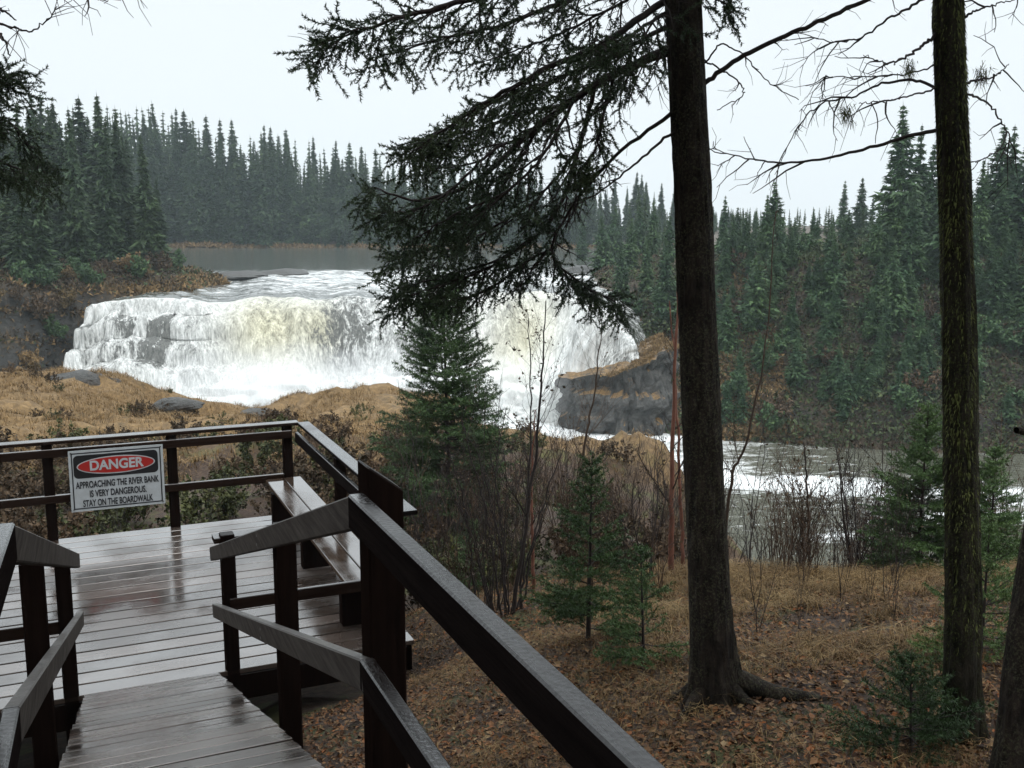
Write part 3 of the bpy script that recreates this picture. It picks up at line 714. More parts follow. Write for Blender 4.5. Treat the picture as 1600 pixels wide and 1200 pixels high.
zr = .80 - .05    # centre of the level top rail
ZE = -.78         # centre of the top rail's lower end
def hand(side, label):
    if side > 0:
        c0 = (.745, 2.87); ce = (.845, 7.40); pv = lambda u: .845 + .0216 * (u - 2.87) - .01; ext = -1.6
    else:
        c0 = (-.195, 2.95); ce = (-.065, 7.62); pv = lambda u: -.265 + .028 * (u - 2.87); ext = -1.6
    s = 1 if side > 0 else -1
    posts = [(pv(7.47) + .02 * s, 7.47, DZ - .35, -.66, .1, .1), (pv(4.9) + .02 * s, 4.9, -2.2, .13 if side > 0 else .10, .1, .1)]
    if side > 0: posts.append((.833, 2.93, -1.6, .885, .112, .112, .085))
    else: posts.append((-.31, 2.92, -1.6, .86, .11, .11))
    zl = .235
    t, off = railing('ramp_handrail', label, posts,
        [('top_rail', 'rail_u', [((c0[0], c0[1] + .012, zr), (c0[0] + (0 if side > 0 else -.2), ext, zr), .05, .105)]),
         ('sloping_rail', 'grey_rail', [((c0[0], c0[1] - .01, zr + .003), (ce[0], ce[1], ZE), .045, .10)]),
         ('lower_rail', 'rail_u', [((c0[0] + .02 * s, c0[1] + .012, zl), (c0[0] + .02 * s + (0 if side > 0 else -.2), ext, zl), .045, .10)]),
         ('sloping_lower_rail', 'grey_rail', [((c0[0] + .02 * s, c0[1] - .01, zl + .003), (ce[0], ce[1], -1.21), .045, .10)])], ((.85 if side > 0 else -.3), 5, -1.5))
    mb = MB()
    for q in (7.38, 4.88):
        f = (q - c0[1]) / (ce[1] - c0[1]); vv = c0[0] + (ce[0] - c0[0]) * f - s * .024
        for zz in (zr + (ZE - zr) * f, zl + (-1.21 - zl) * f):
            for dz_ in (-.022, .024):
                a = np.linspace(0, 2 * np.pi, 9)[:-1]
                mb.add([(vv - s * .003, q + math.cos(x) * .008, zz + dz_ + math.sin(x) * .008) for x in a], [tuple(range(8))])
    mb.build('bolt_heads', M['metal'], t, off=off)
hand(1, 'handrail on the right of the ramp, level by the viewer then sloping down')
hand(-1, 'handrail on the left of the ramp, cut off by the picture edge')

# bench
t, off = local_thing('bench', 2.1, 9.5, DZ, label='two plank wet wooden bench against the right platform railing', cat='bench')
for v in (1.985, 2.185):
    mb = MB(); beam(mb, (v, 7.62, DZ + .43), (v, 11.28, DZ + .43), .19, .042, 0, .006); mb.build('seat_plank', M['bench'], t, off=off)
for u in (7.95, 9.48, 11.0):
    mb = MB(); box(mb, 1.9, 2.22, u - .05, u + .05, DZ + .002, DZ + .36); box(mb, 1.93, 2.24, u - .02, u + .02, DZ + .36, DZ + .408); mb.build('leg', M['post'], t, off=off)

# danger sign
SW, SH = .93, .65
t, off = local_thing('danger_sign', .355, 11.29, -1.4, label='white danger sign with red oval fixed to the far railing', cat='sign')
t.rotation_euler = (0, R(.2), TH)
def rrect(w, h, r, n=6):
    P = []
    for cx, cy, a0 in ((w / 2 - r, h / 2 - r, 0), (-w / 2 + r, h / 2 - r, 90), (-w / 2 + r, -h / 2 + r, 180), (w / 2 - r, -h / 2 + r, 270)):
        for k in range(n + 1): a = R(a0 + 90 * k / n); P.append((cx + r * math.cos(a), cy + r * math.sin(a)))
    return P
def plate(name, P, cx, cz, y, th, mat, parent):
    n = len(P); V = [(cx + x, y - th, cz + z) for x, z in P] + [(cx + x, y, cz + z) for x, z in P]
    F = [tuple(range(n))] + [(i, (i + 1) % n, n + (i + 1) % n, n + i) for i in range(n)] + [tuple(range(2 * n - 1, n - 1, -1))]
    return MB().add(V, F).build(name, M[mat], parent)
plate('panel', rrect(SW, SH, .006), 0, SH / 2, 0, .006, 'white', t)
def frame(w, h, th):
    mb = MB(); y = -.0075
    for x0, x1, z0, z1 in ((-w / 2, w / 2, h / 2 - th, h / 2), (-w / 2, w / 2, -h / 2, -h / 2 + th), (-w / 2, -w / 2 + th, -h / 2 + th, h / 2 - th), (w / 2 - th, w / 2, -h / 2 + th, h / 2 - th)):
        mb.add([(x0, y, SH / 2 + z0), (x1, y, SH / 2 + z0), (x1, y, SH / 2 + z1), (x0, y, SH / 2 + z1)], [(0, 1, 2, 3)])
    return mb
frame(SW - .05, SH - .05, .012).build('border', M['sblack'], t)
el = lambda a, b: [(a * math.cos(x), b * math.sin(x)) for x in np.linspace(0, 2 * np.pi, 49)[:-1]]
plate('header', rrect(.83, .245, .045), -.005, .475, -.006, .0015, 'black', t)
plate('oval_rim', el(.385, .095), -.005, .475, -.0075, .0015, 'white', t)
plate('oval', el(.372, .084), -.005, .475, -.009, .0015, 'red', t)
def text(name, s, size, x, z, y, mat, parent, bold, sxx=1.0):
    cu = bpy.data.curves.new(name, 'FONT'); cu.body = s; cu.size = size; cu.align_x = 'CENTER'; cu.align_y = 'CENTER'; cu.offset = bold; cu.extrude = .0008
    o = bpy.data.objects.new(name, cu); COL.objects.link(o)
    bpy.context.view_layer.update()
    me = bpy.data.meshes.new_from_object(o.evaluated_get(bpy.context.evaluated_depsgraph_get()))
    bpy.data.objects.remove(o); me.materials.clear(); me.materials.append(M[mat])
    o = bpy.data.objects.new(name, me); COL.objects.link(o); o.parent = parent
    o.location = (x, y, z); o.rotation_euler = (R(90), 0, 0); o.scale = (sxx, 1, 1)
    w = max(v.co.x for v in me.vertices) - min(v.co.x for v in me.vertices)
    return o, w
def fit(name, s, size, x, z, y, mat, bold, width):
    o, w = text(name, s, size, x, z, y, mat, t, bold); o.scale = (width / w, 1, 1)
for bx_, bz_ in ((-.44, .625), (.44, .625), (-.44, .025), (.44, .025)):
    plate('bolt', [(.007 * math.cos(a), .007 * math.sin(a)) for a in np.linspace(0, 6.283, 9)[:-1]], bx_, bz_, -.0062, .004, 'metal', t)
fit('lettering', 'DANGER', .142, -.005, .475, -.0115, 'white', .0045, .53)
fit('lettering', 'APPROACHING THE RIVER BANK', .099, .0, .278, -.0085, 'sblack', .0022, .82)
fit('lettering', 'IS VERY DANGEROUS.', .099, .0, .178, -.0085, 'sblack', .0022, .56)
fit('lettering', 'STAY ON THE BOARDWALK', .099, -.005, .078, -.0085, 'sblack', .0022, .69)

# ------------------------------------------------------------------ conifers
def far_spruce(seed, RH=.13, lv=34, per=7, tri=7, club=False):
    """one metre tall spruce of leaf clumps on drooping branches, trunk inside"""
    r = np.random.default_rng(seed); mb = MB()
    lean = r.normal(size=2) * .012
    tube(mb, [(lean[0] * z * z, lean[1] * z * z, z) for z in np.linspace(-.03, .99, 8)], .011, .0015, 6, 0)
    tr = []
    for i in range(lv):
        f = (i + r.random()) / lv; z = .05 + .94 * f
        env = (1 - f) ** (.8 if f < .5 else .8 + .6 * (f - .5)) * (.8 + .2 * math.sin(f * 20 + seed)) + .03 + .05 * r.random() * (r.random() < .3)
        if club and f > .86: env = .12 + .25 * (1 - f)
        if f < .12: env *= .75
        for k in range(per):
            if r.random() < (.12 if f < .6 else .16): continue
            a = r.random() * 6.283; Lb = RH * env * (.55 + .6 * r.random()); dr = -.45 - .25 * r.random() + .75 * f
            d = np.array([math.cos(a), math.sin(a), 0]); s = np.array([-d[1], d[0], 0])
            n = max(3, int(tri * (.5 + env)))
            q = r.random(n) ** .7
            c = np.array([lean[0] * z * z, lean[1] * z * z, z]) + d * (Lb * q)[:, None] + np.array([0, 0, 1]) * (Lb * (dr * q + .25 * q * q))[:, None]
            sz = .020 + .016 * r.random(n); sz *= (.32 + .95 * (1 - f) ** .7)
            e1 = norm(d + .5 * r.normal(size=(n, 3)) + np.array([0, 0, -.35])) * (sz * 1.5)[:, None]
            e2 = norm(s * np.sign(r.normal(size=n))[:, None] + .6 * r.normal(size=(n, 3))) * (sz * .55)[:, None]
            tr.append(np.stack([c - e2 - e1 * .4, c + e2 - e1 * .4, c + e1], 1).reshape(-1, 3))
    for z0, z1, w_ in ((.0, .8, .012), (.55, .97, .016), (.75, 1.0, .012), (.82, 1.02, .009)):
        for a in (0, 1.05, 2.1):
            c_, s_ = math.cos(a) * w_, math.sin(a) * w_; tr.append(np.array([[lean[0] * z0 * z0 - c_, lean[1] * z0 * z0 - s_, z0], [lean[0] * z0 * z0 + c_, lean[1] * z0 * z0 + s_, z0], [lean[0] * z1 * z1, lean[1] * z1 * z1, z1]]))
    return mb, np.concatenate(tr)
protoF = []
for k in range(7):
    mb, tr = far_spruce(100 + k, [.10, .115, .13, .09, .15, .105, .125][k], 54, 10, 9, k in (3,))
    mb.tris(tr, 1); protoF.append(mb.mesh('spruce_tree', [M['twig'], M['needle_far']]))
def plant_far(pts, Hh, label, group, protos, rr, name='spruce_tree', cat='tree'):
    for (x, y, z), h in zip(pts, Hh):
        o = bpy.data.objects.new(name, protos[rr.integers(len(protos))]); COL.objects.link(o)
        o.location = (x, y, z - .2); o.rotation_euler = (rr.normal() * .02, rr.normal() * .02, rr.random() * 6.28); w = .75 + .6 * rr.random()
        o.scale = (h * w, h * w, h); tag(o, label, cat, group)
rr = np.random.default_rng(11)
def cap_h(x, y, z, drop):
    X = 800 + 1600 * x / (y * 1.0127); Y = np.interp(X, [0, 220, 330, 450, 620, 1000, 1100, 1300, 1380, 1500, 1650], [152, 155, 185, 205, 240, 272, 318, 335, 275, 250, 240]) + drop
    return (345 - Y) / 1600 * y * 1.02 + EYE - z
# far shore forest
P = []; Hh = []
for row, (y0, n, h0) in enumerate([(253, 46, 15), (257, 40, 20), (262, 34, 24)]):
    for i in range(n):
        x = -92 + 150 * (i + rr.random() * .9) / n; y = y0 + rr.normal() * 1.3
        P.append((x, y, float(Hf(np.array([x]), np.array([y]))[0]))); Hh.append(max(6, cap_h(x, y, P[-1][2], [70, 40, 4][row] * rr.random() ** .8 + [25, 8, 0][row])))
plant_far(P, Hh, 'tall dark spruce in the misty forest across the smooth upper river', 'spruces of the far shore forest', protoF, rr)
# left bank forest
P = []; Hh = []
tries = 0
while len(P) < 112 and tries < 6000:
    tries += 1
    y = 88 + 120 * rr.random() ** 1.2; x = -y * (.25 + .36 * rr.random())
    q = np.array([x]), np.array([y])
    if sdist(*q, upper)[0] < 6 or sdist(*q, gorge)[0] < 5: continue
    if any((x - a[0]) ** 2 + (y - a[1]) ** 2 < 3.2 for a in P): continue
    P.append((x, y, float(Hf(*q)[0]))); edge = min(sdist(*q, upper)[0], sdist(*q, gorge)[0])
    Hh.append(min(cap_h(x, y, P[-1][2], 75 * rr.random() ** 1.2), (9 + 13 * sm(edge, 4, 12)) * (.8 + .35 * rr.random())))
plant_far(P, Hh, 'dark spruce crowded on the left bank beside the falls', 'spruces of the left bank', protoF, rr)

# the wood behind the front rows reads as one mass
def mass(name, label, n, reg, hlo, hhi, seed):
    r = np.random.default_rng(seed); pr = [far_spruce(400 + k, .11 + .02 * k, 36, 6, 6)[1] for k in range(3)]; mb = MB()
    x, y = reg(r, n); z = Hf(x, y)
    for a, b_, c in zip(x, y, z):
        h = max(5, cap_h(a, b_, c, hlo + (hhi - hlo) * r.random())); t_ = r.random() * 6.28; q = pr[r.integers(3)]; ca, sa = math.cos(t_), math.sin(t_)
        mb.tris(np.column_stack([(q[:, 0] * ca - q[:, 1] * sa) * h + a, (q[:, 0] * sa + q[:, 1] * ca) * h + b_, q[:, 2] * h + c - .2]))
    tag(mb.build(name, M['needle_far']), label, 'forest', kind='stuff')
mass('forest', 'misty mass of spruces deep in the far shore wood', 330, lambda r, n: (-105 + 175 * r.random(n), 258 + 40 * r.random(n)), 10, 60, 31)
mass('forest', 'dark mass of spruces deep in the left bank wood', 220, lambda r, n: (-150 + 66 * r.random(n), 125 + 95 * r.random(n)), 10, 70, 32)
mass('forest', 'distant mass of spruces behind the right bank ridge', 130, lambda r, n: (18 + 95 * r.random(n), 112 + 70 * r.random(n)), 5, 60, 33)
# right bank hillside: fuller trees with trunk and crown of their own
protoM = []
for k in range(5):
    mb, tr = far_spruce(200 + k, [.17, .2, .23, .16, .26][k], 44, 11, 11)
    e = empty('spruce_tree', (0, -400, 0)); mb.build('trunk', M['twig'], e); MB().tris(tr, 0).build('crown', M['needle_mid'], e)
    protoM.append(e)
def plant_mid(P, Hh, label, group, rr):
    for (x, y, z), h in zip(P, Hh):
        w = .85 + .4 * rr.random()
        copy_tree(protoM[rr.integers(5)], (x, y, z - .1), rr.random() * 6.28, (h * w, h * w, h), label=label, group=group, cat='tree')
P = []; Hh = []; tries = 0
while len(P) < 70 and tries < 9000:
    tries += 1
    y = 76 + 26 * rr.random(); x = 12 + 50 * rr.random()
    if x / y < .17 or x / y > .62: continue
    q = np.array([x]), np.array([y]); dg = sdist(*q, gorge)[0]
    if dg < 3.0 or sdist(*q, upper)[0] < 4: continue
    if x / y < .25 and dg < 7: continue
    if any((x - a[0]) ** 2 + (y - a[1]) ** 2 < 4 for a in P): continue
    P.append((x, y, float(Hf(*q)[0]))); Hh.append(max(2.5, min((3.6 + 4.2 * sm(dg, 3, 18)) * (.75 + .6 * rr.random()) * (1 + .35 * sm(x / y, .3, .5)), cap_h(x, y, P[-1][2], 40 * rr.random()))))
plant_mid(P, Hh, 'bushy spruce on the steep right bank below the falls', 'spruces on the right bank slope', rr)
P = []; Hh = []; tries = 0
while len(P) < 140 and tries < 9000:
    tries += 1
    y = 75 + 24 * rr.random(); x = y * (.2 + .42 * rr.random()); q = np.array([x]), np.array([y]); dg = sdist(*q, gorge)[0]
    if dg < 2.0 or sdist(*q, upper)[0] < 4: continue
    P.append((x, y, float(Hf(*q)[0]))); Hh.append(1.4 + 3.0 * rr.random())
for k, (p, h) in enumerate(zip(P, Hh)):
    copy_tree(protoM[2 * (k % 3)], (p[0], p[1], p[2] - .1), rr.random() * 6.28, (h * 1.3, h * 1.3, h), label='small bright spruce among the brush of the right bank', group='small spruces on the right bank', cat='young tree').name = 'spruce_sapling'
P = []; Hh = []
for X, Y, d, h in [(1405, 380, 92, 12.2), (1430, 380, 93, 10.5), (1450, 360, 96, 8), (1315, 385, 150, 9.5), (1342, 385, 150, 10), (1360, 385, 155, 7.5), (1210, 395, 98, 6.8), (1195, 395, 97, 5.5),
                   (1130, 395, 108, 6.0), (1150, 395, 112, 5.0), (1270, 390, 104, 4.2), (1240, 395, 102, 3.6), (1555, 360, 95, 9.5), (1575, 360, 98, 9.8), (1530, 365, 90, 6.5), (1595, 360, 92, 8.0), (1500, 365, 100, 7.5),
                   (1020, 390, 128, 6.5), (1000, 390, 135, 6), (960, 390, 150, 6.5), (940, 400, 125, 5.0), (985, 410, 118, 5.2), (1045, 410, 112, 5.5), (910, 390, 170, 6), (970, 440, 103, 4.2), (1010, 440, 104, 4.6), (1040, 450, 98, 4.6),
                   (1180, 398, 140, 6), (1300, 390, 130, 4.5), (1390, 385, 140, 6), (1170, 420, 97, 3.5), (1475, 380, 88, 8)]:
    p = aty(X, Y, d); P.append((p[0], d, float(Hf(np.array([p[0]]), np.array([d]))[0]))); Hh.append(h + (p[2] - P[-1][2]))
plant_mid(P, np.clip(Hh, 2.5, 15), 'spruce standing on the skyline ridge of the right bank', 'spruces on the right bank ridge', rr)
for e in protoM:
    for c in list(e.children): bpy.data.objects.remove(c)
    bpy.data.objects.remove(e)

# ------------------------------------------------------------------ shrubs
def grow(mb, p, d, ln, r0, depth, rng, wander=.16, up=.05, tips=None, nch=4, sp=.55, nn=4):
    m = 6 if depth > 0 else 4; pts = [np.array(p, float)]; dd = norm(d)
    for k in range(m - 1):
        dd = norm(dd + rng.normal(size=3) * wander + np.array([0, 0, up])); pts.append(pts[-1] + dd * ln / (m - 1))
    tube(mb, pts, r0, max(r0 * .35, .0008), nn, 0)
    if tips is not None and depth <= 1: tips.extend(pts[1:])
    if depth > 0:
        for k in range(nch):
            f = .25 + .7 * (k + rng.random()) / nch; q = f * (m - 1); i = min(int(q), m - 2); b = pts[i] + (pts[i + 1] - pts[i]) * (q - i)
            ax = norm(pts[i + 1] - pts[i]); side = norm(np.cross(ax, rng.normal(size=3)))
            grow(mb, b, ax * .75 + side * sp, ln * (1 - f * .55) * (.35 + .25 * rng.random()), max(r0 * .5, .001), depth - 1, rng, wander, up, tips, max(2, nch - 1), sp, 3)
def leafbits(tips, n, size, rng):
    if not tips: return np.zeros((0, 3))
    T_ = np.asarray(tips); c = T_[rng.integers(len(T_), size=n)] + rng.normal(size=(n, 3)) * size * .7
    a = norm(rng.normal(size=(n, 3))); b = norm(np.cross(a, rng.normal(size=(n, 3)))); s = size * (.6 + .7 * rng.random(n))[:, None]
    return np.stack([c - a * s, c + b * s * .55, c + a * s, c - a * s, c + a * s, c - b * s * .55], 1).reshape(-1, 3)
def shrub_proto(name, seed, nst, h, r0, spread, leafmat_, nleaf, lsize, mat='twig', depth=2, nch=5, loc=(0, -400, 0), up=.06):
    rg = np.random.default_rng(seed); e = empty(name, loc); mb = MB(); tips = []
    for k in range(nst):
        a = rg.random() * 6.28; s = spread * rg.random()
        grow(mb, (math.cos(a) * .06 * s, math.sin(a) * .06 * s, -.05), (math.cos(a) * s, math.sin(a) * s, 1), h * (.65 + .5 * rg.random()), r0 * (.6 + .6 * rg.random()), depth, rg, .10, up, tips, nch)
    mb.build('stems', M[mat], e)
    if nleaf: MB().tris(leafbits(tips, nleaf, lsize, rg)).build('leaves', M[leafmat_], e)
    return e
def drop(e):
    for c in list(e.children): bpy.data.objects.remove(c)
    bpy.data.objects.remove(e)
def gz(x, y): return float(Hn(np.array([x]), np.array([y]))[0])

rg = np.random.default_rng(21)
bare = [shrub_proto('bare_shrub', 300 + k, [5, 7, 4, 6, 8, 3][k], [1.5, 1.2, 1.8, 1.0, 1.3, 2.0][k], .007, .35, 'brush', [30, 60, 20, 80, 50, 25][k], .018, ['redtwig', 'redtwig', 'twig', 'redtwig', 'twig', 'twig'][k]) for k in range(6)]
def scatter_bare(n, xr, dr, label, group, smin, smax, ok=lambda X, d: True, protos=bare, cat='shrub', ground=gz, sink=0.0):
    c = 0; tries = 0
    while c < n and tries < 5000:
        tries += 1
        X = rg.uniform(*xr); d = dr[0] + (dr[1] - dr[0]) * rg.random() ** 1.3; x = (X - 800) / 1600 * d * 1.0127
        if not ok(X, d): continue
        copy_tree(protos[rg.integers(len(protos))], (x, d, ground(x, d) - sink), rg.random() * 6.28, smin + (smax - smin) * rg.random(), label=label, group=group, cat=cat); c += 1
def off_platform(X, d):
    x = (X - 800) / 1600 * d; v = x * math.cos(TH) + d * math.sin(TH); return v > 2.75
scatter_bare(95, (640, 1075), (8.2, 24), 'leafless reddish brown shrub in the thicket between the handrail and the big trunk', 'thicket right of the platform', .55, 1.05, off_platform)
scatter_bare(62, (1110, 1620), (9.3, 15), 'leafless shrub on the edge of the bank above the rapids', 'shrubs on the bank edge', .6, 1.25)
scatter_bare(14, (-40, 640), (13.5, 20), 'leafless brown shrub growing just beyond the platform', 'shrubs beyond the platform', .5, .8)
lows = [shrub_proto('low_shrub', 330 + k, 9, .55, .005, 1.1, ['green_shrub', 'brush', 'brush'][k], [900, 800, 1000][k], .028, 'twig', 2, 4) for k in range(3)]
scatter_bare(120, (-60, 660), (13.2, 23), 'low bushy shrub covering the hollow beyond the platform', 'low shrubs beyond the platform', .7, 1.6, protos=lows, sink=.05)
scatter_bare(60, (650, 1090), (9.5, 27), 'low bushy shrub filling the thicket floor', 'low shrubs under the thicket', .6, 1.3, off_platform, protos=lows, sink=.05)
fars = [shrub_proto('river_shrub', 340 + k, 12, 2.0, .02, 1.0, ['brush', 'ochre', 'needle_mid'][k], 1500, .12, 'redtwig', 2, 4) for k in range(3)]
hz = lambda x, y: float(Hf(np.array([x]), np.array([y]))[0])
def land(X, d):
    x = (X - 800) / 1600 * d * 1.0127; q = np.array([x]), np.array([d])
    return sdist(*q, upper)[0] > .8 and sdist(*q, gorge)[0] > 1.2
scatter_bare(34, (130, 420), (90, 150), 'brown autumn bush on the left bank at the lip of the falls', 'bushes on the left bank', .6, 1.3, land, fars, ground=hz)
scatter_bare(60, (880, 1640), (77, 102), 'dull green or brown bush on the right bank of the gorge', 'bushes on the right bank', .6, 1.25, lambda X, d: land(X, d) and not (870 < X < 1060 and d < 92), [fars[0], fars[2], fars[2]], ground=hz)
scatter_bare(40, (-60, 175), (82, 112), 'brown bush on the dark left cliff beside the falls', 'bushes on the left cliff', .6, 1.2, land, fars, ground=hz)
scatter_bare(46, (-60, 660), (25, 41), 'low brown shrub dotted over the tan knolls before the falls', 'low shrubs on the knolls', .5, 1.1, protos=[lows[1], lows[2], lows[0]], sink=.1)
scatter_bare(14, (1120, 1460), (6.6, 9.2), 'small bare shrub standing in the tan grass right of the big trunk', 'bare shrubs in the clearing', .25, .5)
for e in bare + lows + fars: drop(e)

# ------------------------------------------------------------------ slender stems that can be told apart
def stem(name, label, pts, d0, d1, r0, r1, mat, nbr, brl, seed, cat='sapling', up=.08, leaves=0, depth=1, dirs=None):
    rgg = np.random.default_rng(seed); W = np.array([aty(X, Y, d0 + (d1 - d0) * k / (len(pts) - 1)) for k, (X, Y) in enumerate(pts)])
    W[0, 2] = gz(W[0, 0], W[0, 1]) - .05 if name != 'branch' else W[0, 2]
    P = path(W, 26); P[1:-1] += rgg.normal(size=P[1:-1].shape) * .006
    e = empty(name, tuple(W[0]), label=label, cat=cat); mb = MB(); tube(mb, P, r0, r1, 8, 0); mb.build('stem', M[mat], e, off=W[0])
    mb = MB(); tips = []
    for k in range(nbr):
        f = .25 + .75 * (k + rgg.random()) / nbr; i = min(int(f * 25), 24); ax = norm(P[min(i + 1, 25)] - P[i - 1]); sd_ = norm(np.cross(ax, rgg.normal(size=3)))
        grow(mb, P[i], ax * .8 + sd_ * .65, brl * (1.15 - .7 * f) * (.6 + .6 * rgg.random()), max(.0015, r0 * (1 - f) * .4), depth, rgg, .1, up, tips, 5, .5, 3)
    if nbr: mb.build('twigs', M['twig' if mat != 'redtwig' else 'redtwig'], e, off=W[0])
    if leaves: MB().tris(leafbits(tips, leaves, .017, rgg) - W[0]).build('leaves', M['brush'], e)
    return e
stem('birch_sapling', 'slim leafless sapling rising in front of the white water', [(800, 965), (828, 780), (845, 610), (853, 470)], 8.4, 8.4, .019, .004, 'twig', 24, .75, 1, leaves=60)
stem('birch_sapling', 'thin leafless sapling beside the spruce top, curved twin of its taller neighbour', [(812, 960), (826, 760), (830, 612), (825, 490)], 8.6, 8.8, .012, .003, 'twig', 14, .5, 2, leaves=110)
stem('birch_sapling', 'leafless sapling leaning right before the grey river cliff', [(880, 870), (911, 710), (930, 610), (942, 488)], 10.5, 10.5, .017, .004, 'redtwig', 22, .8, 3, leaves=30)
stem('birch_sapling', 'tall thin stem rising just right of the big trunk', [(1128, 905), (1142, 750), (1166, 690), (1195, 540), (1213, 330)], 9.3, 9, .018, .004, 'redtwig', 16, .6, 4, leaves=25)
stem('birch_sapling', 'short dark sapling on the bank before the rapids', [(1266, 888), (1262, 770), (1256, 690)], 9.6, 9.6, .016, .005, 'twig', 16, .5, 5, leaves=130)
stem('birch_sapling', 'small bare sapling against the rapids near the mossy tree', [(1345, 890), (1335, 790), (1322, 705)], 9.9, 9.9, .010, .003, 'twig', 14, .45, 6, leaves=90)
stem('alder_sapling', 'reddish brown peeling stem left of the big trunk', [(1048, 948), (1050, 760), (1056, 560), (1062, 400)], 9.2, 9.2, .030, .006, 'redbark', 12, .6, 7, 'small tree')
stem('alder_sapling', 'thinner reddish stem close against the big trunk', [(1068, 935), (1062, 760), (1056, 600), (1046, 470)], 9.6, 9.6, .020, .005, 'redbark', 12, .5, 8, 'small tree')
stem('alder_sapling', 'short reddish stem in the thicket behind the young spruces', [(834, 935), (832, 840), (831, 740), (836, 640)], 9.4, 9.4, .02, .005, 'redbark', 10, .4, 9, 'small tree')
for k, (b, top) in enumerate([((790, 968), (765, 700)), ((796, 970), (742, 690)), ((806, 966), (880, 700)), ((770, 955), (690, 730)), ((784, 962), (720, 650)), ((815, 955), (865, 760)), ((745, 930), (700, 700))]):
    m_ = ((b[0] + top[0]) / 2 + (8 if top[0] < b[0] else -8), (b[1] + top[1]) / 2)
    e = stem('alder_sapling', 'dark bare stem in the fan of stems at the thicket edge', [b, m_, top], 8.5, 8.7, .011, .004, 'twig', 10, .4, 20 + k, 'sapling', leaves=20); e['group'] = 'fan of bare stems'

# ------------------------------------------------------------------ young spruces with needles
def young_spruce(label, X, Y, z, Hh, Rr, seed, nl, nw, dens, nwh=22, per=6, el0=-12, fx=.9, mat='needle_near'):
    p = atz(X, Y, z); p[2] = gz(p[0], p[1]); rgg = np.random.default_rng(seed)
    e = empty('young_spruce', tuple(p), rgg.random() * 6, label=label, cat='tree'); mb = MB(); A = []; B = []
    lean = rgg.normal(size=2) * .02
    ctr = lambda z: np.array([lean[0] * z, lean[1] * z, z])
    tube(mb, [ctr(z) for z in np.linspace(-.05, Hh, 12)], Hh * .0115 + .003, .0025, 7)
    A.append(ctr(Hh * .93)); B.append(ctr(Hh * 1.0))
    for i in range(nwh):
        f = (i + .3 * rgg.random()) / nwh; z = Hh * (.07 + .9 * f ** .95)
        for k in range(per):
            if rgg.random() < .08: continue
            a = rgg.random() * 6.283; Lb = (Rr * (1 - f) ** fx + .035 * Hh) * (.55 + .6 * rgg.random())
            el = R(el0 + 55 * f + rgg.normal() * 6); d = np.array([math.cos(a) * math.cos(el), math.sin(a) * math.cos(el), math.sin(el)])
            q = np.linspace(0, 1, 6)[:, None]; pts = ctr(z) + d * Lb * q + np.array([0, 0, 1]) * Lb * (.22 * q ** 2 - .12 * q)
            tube(mb, pts, .0028 + .004 * Lb, .0012, 3)
            for s in range(1, 5): A.append(pts[s]); B.append(pts[s + 1])
            side = norm(np.cross(d, [0, 0, 1])); nt_ = max(3, int(Lb / (.028 + .012 * Hh)))
            for w in range(nt_):
                g_ = .18 + .8 * (w + rgg.random()) / nt_; c = ctr(z) + d * Lb * g_ + np.array([0, 0, Lb * (.22 * g_ * g_ - .12 * g_)])
                l = (Lb * (1 - g_) * .55 + .03 + .012 * Hh) * (.6 + .6 * rgg.random())
                dd = norm(d * .75 + side * (1 if w % 2 else -1) * .8 + np.array([0, 0, rgg.normal() * .18])); A.append(c); B.append(c + dd * l)
                if l > .12:
                    for h_ in (.4, .7):
                        sd2 = norm(dd + d * .6 + rgg.normal(size=3) * .3); A.append(c + dd * l * h_); B.append(c + dd * l * h_ + sd2 * l * .4)
    mb.build('trunk', M['twig'], e)
    MB().tris(needles(A, B, dens, nl, nw, rgg)).build('crown', M[mat], e); return e
young_spruce('dense young spruce rising past the falls right of the platform corner', 703, 838, -2.9, 3.75, 1.04, 1, .038, .010, 190, 30, 10, -12, .6, 'needle_dark')
young_spruce('small open spruce sapling in the leaf litter left of the big trunk', 919, 1005, -1.15, 1.28, .42, 2, .022, .0052, 430, 17, 6, -5)
young_spruce('knee high spruce seedling beside the taller sapling', 1006, 1045, -1.0, .74, .30, 3, .019, .005, 480, 12, 6, 0)
young_spruce('young spruce on the bank edge left of the mossy trunk', 1432, 905, -1.7, 1.65, .62, 4, .026, .0065, 420, 22, 8)
young_spruce('young spruce on the bank edge right of the mossy trunk', 1545, 905, -1.6, 1.25, .42, 5, .024, .006, 420, 18, 8)
young_spruce('low spreading spruce seedling at the foot of the mossy trunk', 1425, 1150, -.6, .46, .40, 6, .019, .0045, 420, 10, 6, 0, .9, 'needle_dark')
young_spruce('tiny spruce seedling in the shade of the leaning dark trunk', 1530, 1060, -.9, .8, .40, 7, .019, .0045, 420, 12, 7, 0)
young_spruce('short spruce sapling showing above the thicket behind the seedlings', 735, 905, -2.2, .8, .35, 8, .022, .006, 260, 13, 6)

